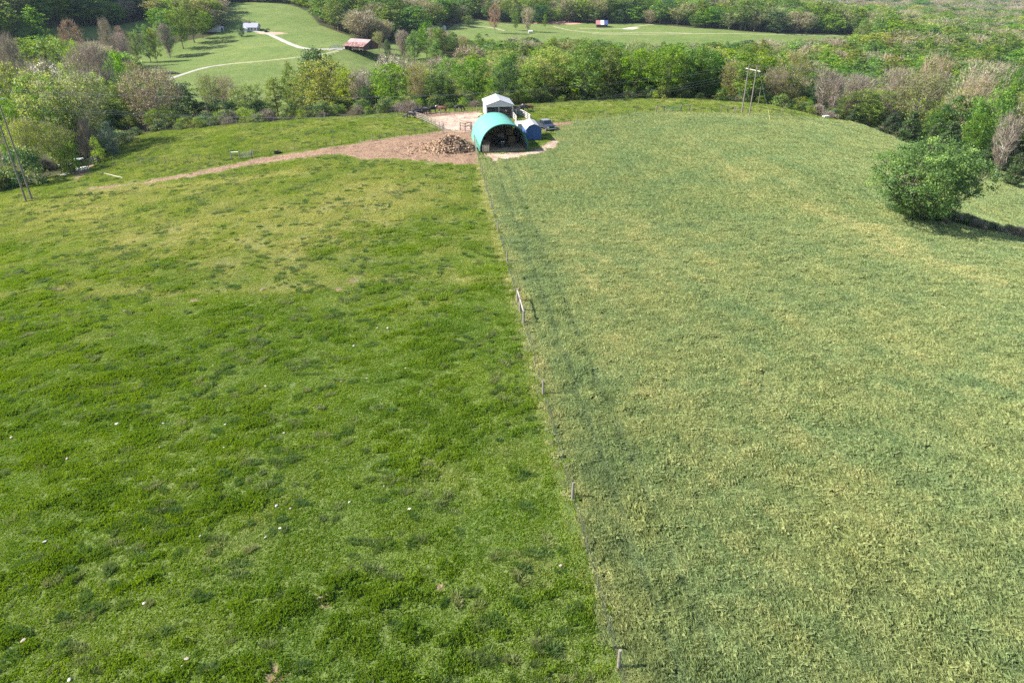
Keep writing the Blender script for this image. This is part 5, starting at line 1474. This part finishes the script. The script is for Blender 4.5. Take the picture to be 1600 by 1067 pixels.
wire_m = pm('wire_aluminium', (.5, .5, .5), .4, .05, 1, .6)
for i, (a, c) in enumerate(zip(aL, aR)):
    b_ = MB(); n_ = 40; sag = 5.0 if i < 3 else 3.6; pts = []
    for k in range(n_ + 1):
        t = k / n_; p_ = a.lerp(c, t); p_.z -= sag * 4 * t * (1 - t); pts.append(p_)
    b_.tube(pts, .008, 4); o = b_.build('power_line', wire_m)
    tag(o, ['lowest near power line wire strung between the two pole pairs', 'middle power line wire strung between the two pole pairs', 'far power line wire strung between the two pole pairs', 'thin top guard wire above the near side of the power line', 'thin top guard wire above the far side of the power line'][i], 'power line', 'wires of the power line')
    # the line runs on beyond both pole pairs
    dv = (c - a); e1 = c + dv * .9; pts = []
    for k in range(31):
        t = k / 30; p_ = c.lerp(e1, t); p_.z -= 4.5 * 4 * t * (1 - t) * .8; pts.append(p_)
    MB().tube(pts, .013, 4).build('span', wire_m, o)
gq = at(1203, 188); gt = Vector((gq.x - .3, gq.y + 1.2, gq.z + 1.9))
o = MB().tube([gq, gq.lerp(gt, .5), gt], .05, 6).build('guy_marker', pm('yellow_plastic', (.5, .44, .12), .5))
tag(o, 'slanting yellow guy wire marker right of the power poles', 'guy marker')
gq2 = Vector(_.location)
o2 = MB().tube([gt, aR[4]], .012, 4).build('guy_wire', wire_m, o)
# one more pole in the trees far behind (dim, right of the pair) and one at the left row
def single_pole(px, py, h, label):
    q = at(px, py); o = empty('utility_pole', q, 0, label, 'utility pole')
    MB().tube([(0, 0, -.3), (0, 0, h)], [.09, .07], 8).build('pole', pole_m, o)
    MB().bar((-.9, 0, h - .5), (.9, 0, h - .5), .1, .12).build('crossarm', wood_grey, o)
single_pole(1184, 166, 4.5, 'thin utility pole against the trees right of the twin power poles')
single_pole(329, 198, 7.0, 'thin pale utility pole in front of the dark tree row at left')
# --- cattle
def make_cow(seed, graze, mats, nm='cow'):
    sk = [  # x forward, z up (y side)
        ((-.85, 0, 1.18), .28, .30), ((-.45, 0, 1.15), .36, .38), ((0, 0, 1.10), .38, .42), ((.45, 0, 1.14), .34, .40), ((.75, 0, 1.22), .26, .32)]
    vs_, es, rs_ = [], [], []
    def add(p, r, par=None):
        vs_.append(p); rs_.append(r)
        if par is not None: es.append((par, len(vs_) - 1))
        return len(vs_) - 1
    prev = None; ids = []
    for p, a, c in sk: prev = add(p, (a, c), prev); ids.append(prev)
    if graze: neck = [((1.0, 0, 1.05), .19), ((1.25, 0, .70), .15), ((1.38, 0, .38), .15), ((1.45, 0, .16), .10)]
    else: neck = [((1.0, 0, 1.38), .19), ((1.22, 0, 1.52), .16), ((1.45, 0, 1.44), .14), ((1.68, 0, 1.28), .09)]
    pr = ids[-1]
    for p, r_ in neck: pr = add(p, (r_, r_ * 1.1), pr)
    for sy in (-1, 1):
        h = add((-.80, sy * .2, .95), (.17, .2), ids[0]); h = add((-.72, sy * .23, .72), (.11, .13), h); h = add((-.92, sy * .23, .48), (.07, .08), h); h = add((-.86, sy * .23, .12), (.055, .06), h); add((-.80, sy * .23, .03), (.075, .07), h)
        f = add((.60, sy * .2, .85), (.13, .15), ids[3]); f = add((.62, sy * .22, .55), (.08, .09), f); f = add((.60, sy * .22, .14), (.055, .06), f); add((.65, sy * .22, .03), (.075, .07), f)
    t = add((-1.08, 0, 1.22), (.05, .05), ids[0]); t = add((-1.14, 0, .85), (.03, .03), t); add((-1.13, 0, .55), (.05, .05), t)
    me = bpy.data.meshes.new(nm); me.from_pydata(vs_, es, []); o = bpy.data.objects.new(nm, me); COL.objects.link(o)
    md = o.modifiers.new('s', 'SKIN'); md.use_smooth_shade = True
    for i, r_ in enumerate(rs_): me.skin_vertices[0].data[i].radius = r_
    me.skin_vertices[0].data[ids[2]].use_root = True
    sb = o.modifiers.new('u', 'SUBSURF'); sb.levels = 1; sb.render_levels = 1
    dg = bpy.context.evaluated_depsgraph_get(); bm_ = bpy.data.meshes.new_from_object(o.evaluated_get(dg)); bpy.data.objects.remove(o)
    bm_.materials.clear()
    for m_ in mats: bm_.materials.append(m_)
    if len(mats) > 1:
        for p_ in bm_.polygons:
            c_ = p_.center
            if (graze and c_.x > 1.22) or (not graze and c_.x > 1.32) or c_.z < .32 or (c_.z < .78 and abs(c_.x) < .5 and abs(c_.y) < .2): p_.material_index = 1
    return bm_
cow_brown = pm('hide_red_brown', (.13, .04, .022), .7, .2, 2); cow_black = pm('hide_black', (.012, .011, .011), .6, .2, 2); cow_white = pm('hide_white', (.75, .70, .64), .75, .1, 2)
COWM = {('b', g): make_cow(1, g, [cow_black]) for g in (0, 1)}; COWM.update({('r', g): make_cow(2, g, [cow_brown, cow_white]) for g in (0, 1)})
eye_m = black
def put_cow(px, py, col, graze, rz, label, group=None, s=1.0):
    q = at(px, py); o = empty('cow', q, rz, label, 'cow', group); o.scale = (s, s, s)
    link('body', COWM[(col, graze)], o)
    hx, hz = (1.38, .42) if graze else (1.38, 1.50)
    for sy in (-1, 1):
        b_ = MB(); b_.prism([(hx - .16, hz + .07), (hx - .08, hz + .12), (hx - .1, hz + .02)], sy * .10, sy * .30); b_.build('ear', cow_black if col == 'b' else cow_brown, o)
        b_ = MB(); b_.box((hx + .02, sy * .125, hz + .02), (.04, .03, .04)); b_.build('eye', eye_m, o)
    return o
put_cow(691, 176.5, 'r', 0, 2.9, 'red brown cow with white face standing behind the pen fence')
put_cow(717, 174.8, 'b', 1, .2, 'black cow grazing behind the pen between the brown cow and the white barn')
for i, (a, c, g, r_) in enumerate(((644, 185, 1, 2.6), (650, 181.5, 0, .4), (655, 183.5, 1, 3.4), (661, 179, 0, 3.0), (667, 178, 1, 2.8), (676, 176.8, 0, .3))):
    put_cow(a, c, 'b', g, r_, 'black cow in the dark bunch at the left corner of the pen', 'black cows bunched at the left corner of the pen')
put_cow(634, 185.5, 'b', 1, 2.7, 'lone black calf lying low left of the black bunch', None, .6)
put_cow(806.5, 177, 'r', 0, 2.6, 'red brown cow closest to the right wall of the white barn')
put_cow(814, 176, 'b', 0, .3, 'black cow standing between two red brown cows')
put_cow(819, 174.5, 'b', 1, 3.0, 'black cow with head down behind the others right of the white barn')
put_cow(826, 174.3, 'r', 0, 3.1, 'red brown cow with white face rightmost of the bunch by the white barn')
put_cow(833, 174.8, 'r', 1, .1, 'red brown cow with white legs at the right end of the bunch by the white barn') if False else None
bq_ = wb.matrix_basis
for x_, y_, c_, g_ in ((.9, 1.6, 'r', 0), (1.9, 1.9, 'r', 0), (-1.2, 2.8, 'b', 0)):
    q = bq_ @ Vector((x_, y_, .1)); o = empty('cow', q, math.radians(-80 + 20 * x_), ('red brown cow with white face in the mouth of the white barn, ' + ('left one' if x_ < 1 else 'right one')) if c_ == 'r' else 'black cow in the shade inside the white barn', 'cow')
    link('body', COWM[(c_, g_)], o)
put_cow(760, 57.5, 'b', 1, 0, 'tiny black cow grazing alone in the far meadow')
# --- little sheds at the lower left
pad = at(118, 268)
conc = pm('concrete_pad', (.62, .60, .57), .9, .12, .8)
patch('concrete_pad', ((112, 264), (128, 259.5), (141, 260), (138, 264.5), (124, 268), (113, 268)), conc, .10)
patch('concrete_pad', ((92, 274.5), (99, 272), (112, 270.5), (113, 272), (100, 274.5)), conc, .10)
def lean_to(px, py, w, d, h, label, rz=0):
    q = at(px, py); o = empty('feeder_shed', q, rz, label, 'small shed')
    for x_, y_ in ((-w / 2, 0), (w / 2, 0), (-w / 2, d), (w / 2, d)):
        MB().box((x_, y_, h / 2), (.12, .12, h)).build('post', wood_dark, o)
    MB().box((0, d / 2, h + .12), (w + .5, d + .5, .08), 0, 0, -.06).build('roof', white_tin, o)
    MB().box((0, d, h / 2), (w, .05, h)).build('back_wall', wood_dark, o)
    MB().box((0, d * .5, .45), (w * .8, d * .5, .4)).build('trough', wood_grey, o)
lean_to(105, 270, 1.9, 1.5, 1.4, 'nearer little open shed with a white flat roof at the lower left', .3)
lean_to(122, 262, 2.2, 1.5, 1.4, 'farther little open shed with a white flat roof at the lower left', .5)
# --- feed trough and white post at the right rim, salt tub on the dirt
q = at(1290, 184.5); o = empty('water_trough', q, .4, 'small white water trough box under the white barked trees', 'trough')
MB().box((0, 0, .45), (1.6, .8, .1)).build('rim', white_paint, o)
for s_ in (-1, 1): MB().box((s_ * .75, 0, .22), (.08, .8, .44)).build('end_panel', white_paint, o)
MB().box((0, .37, .25), (1.5, .05, .4)).build('side_panel', white_paint, o); MB().box((0, -.37, .25), (1.5, .05, .4)).build('side_panel', white_paint, o)
q = at(434, 240.5); o = empty('feed_tub', q, 0, 'black round feed tub on the dirt track beside the wire fence', 'feed tub')
b_ = MB(); n_ = 16
for k in range(n_):
    a, c = 2 * math.pi * k / n_, 2 * math.pi * (k + 1) / n_
    for (r1, z1), (r2, z2) in (((.62, 0), (.72, .42)), ((.72, .42), (.66, .42)), ((.66, .42), (.56, .06))):
        b_.add([(r1 * math.cos(a), r1 * math.sin(a), z1), (r1 * math.cos(c), r1 * math.sin(c), z1), (r2 * math.cos(c), r2 * math.sin(c), z2), (r2 * math.cos(a), r2 * math.sin(a), z2)], [(0, 1, 2, 3)])
b_.build('tub_wall', rubber, o); MB().tube([(0, 0, .05), (0, 0, .08)], .58, 16).build('feed', man2, o)
# white pipe lying in the grass
a, c = at(163, 272), at(192, 279); o = MB().tube([a + Vector((0, 0, .12)), a.lerp(c, .5) + Vector((0, 0, .10)), c + Vector((0, 0, .12))], .09, 6).build('log', pm('bleached_wood', (.4, .36, .28), .9))
tag(o, 'bleached pole lying in the grass below the little sheds', 'log')
# --- far farm buildings
def along(px1, px2): 
    a, c = at(*px1), at(*px2); return a, c, (c - a).length, math.atan2(c.y - a.y, c.x - a.x)
# red roofed barn: ridge runs left to right, gable at the right
a = at(539, 77.5); L, rz = 13.0, -.55
rb = empty('old_barn', a, rz, 'old dark wooden barn with a rusty red and white tin roof', 'barn')
BW = 12.5; bl = L * 1.05; e_, r_ = 2.3, 5.0
b_ = MB(); b_.prism([(0, 0), (BW, 0), (BW, e_), (BW / 2, r_), (0, e_)], bl - .15, bl, axis='x'); b_.build('gable_wall', wood_red, rb)
for k in range(14):
    y_ = .5 + k * (BW - 1) / 13; top_ = e_ + (r_ - e_) * (1 - abs(y_ - BW / 2) / (BW / 2)) - .1
    MB().box((bl + .03, y_, top_ / 2), (.05, .12, top_)).build('board', wood_dark, rb)
b_ = MB(); b_.prism([(0, 0), (BW, 0), (BW, e_), (BW / 2, r_), (0, e_)], 0, .15, axis='x'); b_.build('far_gable', wood_red, rb)
MB().box((bl / 2, BW - .1, e_ / 2), (bl - .3, .12, e_)).build('back_wall', wood_dark, rb); MB().box((bl / 2, 3.2, 1.6), (bl - .3, .12, 3.2)).build('inner_wall', wood_dark, rb)
for i in range(6): MB().box((.2 + i * (bl - .4) / 5, .12, e_ / 2), (.22, .22, e_)).build('post', white_paint if i in (2, 4, 5) else wood_dark, rb)
MB().box((bl * .62, 1.4, .5), (bl * .5, .1, .9)).build('low_board', rust_tin, rb)
for lo_, hi_, mt in ((((-.9, 1.85), (BW * .26, 3.62)), None, pm('red_tin', (.17, .065, .05), .6, .35, .5, dirt=(.62, .45, .42))), (((BW * .26, 3.64), (BW / 2, r_ + .1)), None, pm('bleached_tin', (.30, .25, .245), .6, .25, .35, dirt=(.36, .17, .14))), (((BW / 2, r_ + .1), (BW + .9, 2.0)), None, rust_tin)):
    (y1, z1), (y2, z2) = lo_
    MB().prism([(y1, z1), (y2, z2), (y2, z2 + .1), (y1, z1 + .1)], -.8, bl + .8, axis='x').build('roof_sheet', mt, rb)
MB().box((bl + .04, BW * .5, 1.5), (.06, 2.6, 3.0)).build('door', black, rb)
# its lean-to on the right
MB().prism([(BW, 2.2), (BW + 4.2, 1.5), (BW + 4.2, 1.6), (BW, 2.3)], 1, bl, axis='x').build('lean_roof', rust_tin, rb)
rail_fence(((515, 78), (524, 77), (536, 77)), 2.8, 'white and grey corral fence left of the red roofed barn', 1.7, (.5, .9, 1.3, 1.5), white_paint, wood_grey, bw=.2)
# farmhouse
a, c, L, rz = along((381, 50), (402, 49.3)); print('house', L, rz)
fh = house('farmhouse', 'white farmhouse with a blue grey roof on the far hill', 'house', a + Vector((0, 0, 0)), rz - math.pi / 2 + 0, 7.0, L, 2.7, 4.9, white_paint, pm('slate_roof', (.30, .31, .38), .8, .15), .5)
fh.rotation_euler = (0, 0, rz - math.pi / 2); fh.location = a + Vector((math.cos(rz + math.pi / 2) * 3.5, math.sin(rz + math.pi / 2) * 3.5, 0))
for k in range(4):
    f = MB().box((3.52, 1.2 + k * (L - 2.4) / 3, 1.5), (.08, 1.0, 1.1)).build('window', white_paint, fh); MB().box((3.57, 1.2 + k * (L - 2.4) / 3, 1.5), (.03, .8, .9)).build('pane', glass, f)
MB().box((1.6, L + .05, 1.3), (1.6, .05, 2.1)).build('door', glass, fh); MB().box((-1.6, L + .06, 1.6), (1.1, .05, 1.0)).build('window', glass, fh)
MB().box((0, L * .35, 5.1), (.7, .7, 1.3)).build('chimney', pm('brick_red', (.35, .14, .10), .9), fh)
g_ = at(379.5, 51.5)
house('cottage', 'little white outbuilding in front of the farmhouse', 'outbuilding', g_, -.1, 5.2, 3.0, 2.3, 3.2, white_paint, white_tin, .2)
g_ = at(333, 50.5); w_ = house('white_shed', 'larger white shed left of the farmhouse', 'shed', g_, rz - math.pi / 2, 4.5, 7.5, 2.6, 3.6, white_paint, pm('dull_red_roof', (.4, .28, .27), .7, .3), .2); w_.location = g_ + Vector((-3, 2, 0))
MB().box((2.28, 3.6, 1.1), (.06, 2.6, 2.2)).build('door', pm('pale_door', (.6, .6, .6), .7), w_)
g_ = at(343, 49.5); house('white_shed', 'bluish open shed right next to the larger white shed', 'shed', g_, .2, 4.6, 4.0, 2.3, 3.0, pm('pale_blue_tin', (.45, .52, .65), .6), white_tin, .2, True)
# far barn with a red, white and blue roof
a, c, L, rz = along((931.5, 43.5), (949.5, 43.5)); print('fb', L, rz)
fb = empty('striped_barn', a, rz, 'far barn whose roof is red, white and blue from left to right', 'barn')
W_ = 9; MB().box((L / 2, W_ / 2, 1.2), (L - .3, W_, 2.4)).build('wall', wood_dark, fb)
for i, (f0, f1, mt) in enumerate(((-.02, .38, pm('roof_red', (.36, .16, .15), .5, .1)), (.38, .68, white_tin), (.68, 1.02, pm('roof_blue', (.05, .07, .18), .5, .1)))):
    MB().prism([(-.6, 2.0), (W_ / 2, 5.0), (W_ + .6, 2.0), (W_ + .6, 2.15), (W_ / 2, 5.15), (-.6, 2.15)], L * f0, L * f1, axis='x').build('roof_sheet', mt, fb)
MB().prism([(0, 2.3), (W_, 2.3), (W_ / 2, 4.9)], L - .3, L - .15, axis='x').build('gable', wood_dark, fb)
# white tank in far meadow
q = at(829, 52.5); o = empty('hay_feeder', q, .1, 'small white tank standing in the far meadow', 'tank')
MB().tube([(-1.6, 0, 1.0), (1.6, 0, 1.0)], 1.0, 12).build('tank', white_paint, o); MB().box((-1, 0, .2), (.3, 1.6, .4)).build('stand', steel_dark, o); MB().box((1, 0, .2), (.3, 1.6, .4)).build('stand', steel_dark, o)
q = at(694, 47); o = empty('camper_shed', q, .2, 'tiny white hut at the left end of the far meadow', 'hut')
MB().box((0, 0, 1.2), (3, 2.4, 2.4)).build('wall', white_paint, o); MB().prism([(-1.7, 2.4), (1.7, 2.4), (0, 3.2)], -1.4, 1.4).build('roof', steel, o)
# car at the farmhouse
q = at(415.5, 50.5); o = empty('parked_car', q, .3, 'dark car parked at the end of the farmhouse drive', 'car')
car_body(o, [(-2.2, .4), (-2.2, .9), (-1.1, 1.0), (-.6, 1.45), (1.0, 1.45), (1.7, 1.0), (2.2, .9), (2.2, .4)], 1.8, black)
for s_ in (-1, 1):
    for y_ in (-1.35, 1.35): wheel(o, (s_ * .82, y_, .33), .33, .2)
# brush pile by the gravel road
q = at(265, 116); o = empty('brush_pile', q, 0, 'dark brush pile beside the start of the gravel road', 'brush pile')
b_ = MB()
for k in range(160):
    a_ = RD.uniform(0, 6.28); r0_ = RD.uniform(0, 3.6); p_ = Vector((math.cos(a_) * r0_ * 1.4, math.sin(a_) * r0_ * .8, max(.1, 1.7 - r0_ * .42) * RD.random())); d_ = Vector((RD.uniform(-1, 1), RD.uniform(-1, 1), RD.uniform(-.3, .5))) * 1.4
    b_.bar(p_ - d_ * .5, p_ + d_ * .5, .12, .12)
o_ = b_.build('branches', pm('grey_branches', (.13, .10, .10), .9), o); o_['kind'] = 'stuff'

# ------------------------------------------------------------------ pale stones and other small things in the grazed field
stone_m = [pm('pale_stone', (.46, .43, .39), .85, .15, 5), pm('pinkish_stone', (.42, .32, .28), .9, .2, 5)]
def stone_mesh(seed):
    import bmesh
    r = random.Random(seed); bm = bmesh.new(); bmesh.ops.create_icosphere(bm, subdivisions=2, radius=.5)
    f = [r.uniform(.7, 1.3) for _ in range(6)]
    for v in bm.verts:
        k = 1 + .18 * math.sin(v.co.x * 7 * f[0] + seed) * math.cos(v.co.y * 6 * f[1]) + .12 * math.sin(v.co.z * 8 * f[2] + v.co.x * 4)
        v.co *= k; v.co.z = max(v.co.z * .55, -.12)
    me = bpy.data.meshes.new('stone'); bm.to_mesh(me); bm.free(); me.materials.append(stone_m[seed % 2]); return me
SM = [stone_mesh(s) for s in range(6)]
STN = [(226, 943, 7), (37, 1001, 8), (109, 1062, 7), (292, 1030, 7), (70, 847, 6), (18, 684, 5), (183, 663, 7), (105, 717, 5), (255, 662, 4), (228, 573, 4), (640, 796, 6), (876, 884, 5), (225, 827, 4), (397, 785, 4), (432, 791, 6),
       (410, 793, 4), (438, 826, 5), (454, 795, 4), (553, 541, 4), (590, 513, 4), (606, 513, 4), (634, 576, 4), (498, 638, 4), (533, 597, 3), (415, 604, 4), (573, 592, 4), (350, 700, 4), (444, 677, 4), (352, 664, 4), (313, 838, 4), (104, 911, 4), (250, 699, 4), (415, 840, 4),
       (1110, 470, 3), (1300, 560, 3), (195, 486, 3), (357, 489, 3), (676, 484, 3), (330, 600, 3), (600, 760, 3), (546, 785, 4), (500, 935, 5), (285, 1042, 6), (411, 1048, 5)]
for i, (px, py, s) in enumerate(STN):
    q = at(px, py); d = q.y * CP + (CAM_H - q.z) * SP; k = s * d / FPX * 1.05
    big = s >= 6
    lb = {0: 'white two pronged stone low in the grazed field', 1: 'long white stone at the lower left border', 2: 'white stone at the bottom border left of the middle', 3: 'pale stone near the bottom between two others', 4: 'white stone near the left border below mid height',
          6: 'flat pale stone upper left among the scattered ones', 10: 'pale stone left of the fence post shadow', 14: 'pale stone beside a dark tuft', 42: 'bright stone at the bottom beside its twin'}.get(i) if big else None
    o = link('stone', SM[i % 6]); o.location = q + Vector((0, 0, .05)); o.scale = (k, k * .7, k * .8); o.rotation_euler = (0, 0, RD.uniform(0, 6.28))
    tag(o, lb or 'small pale stone lying in the short grass of the grazed field', 'stone', None if lb else 'small pale stones strewn in the grazed field')
# clouds of haze: a closed box of thin air round everything
hz_m, nt, out = newmat('haze_air')
pv_ = nt.nodes.new('ShaderNodeVolumePrincipled'); pv_.inputs['Color'].default_value = (.60, .76, 1.0, 1); pv_.inputs['Density'].default_value = .00005; pv_.inputs['Anisotropy'].default_value = 0.0
nt.links.new(pv_.outputs[0], out.inputs['Volume'])
zlo = float(V[(np.abs(V[:, 0]) < 4200) & (V[:, 1] > -500) & (V[:, 1] < 5200), 2].min()) if False else float(GZ.min()) - 1
zhi = float(GZ.max()) + 26
hb_ = MB().box((0, 4250, (zlo + zhi) / 2), (12100, 9600, zhi - zlo)).build('haze', hz_m)
tag(hb_, kind='stuff')
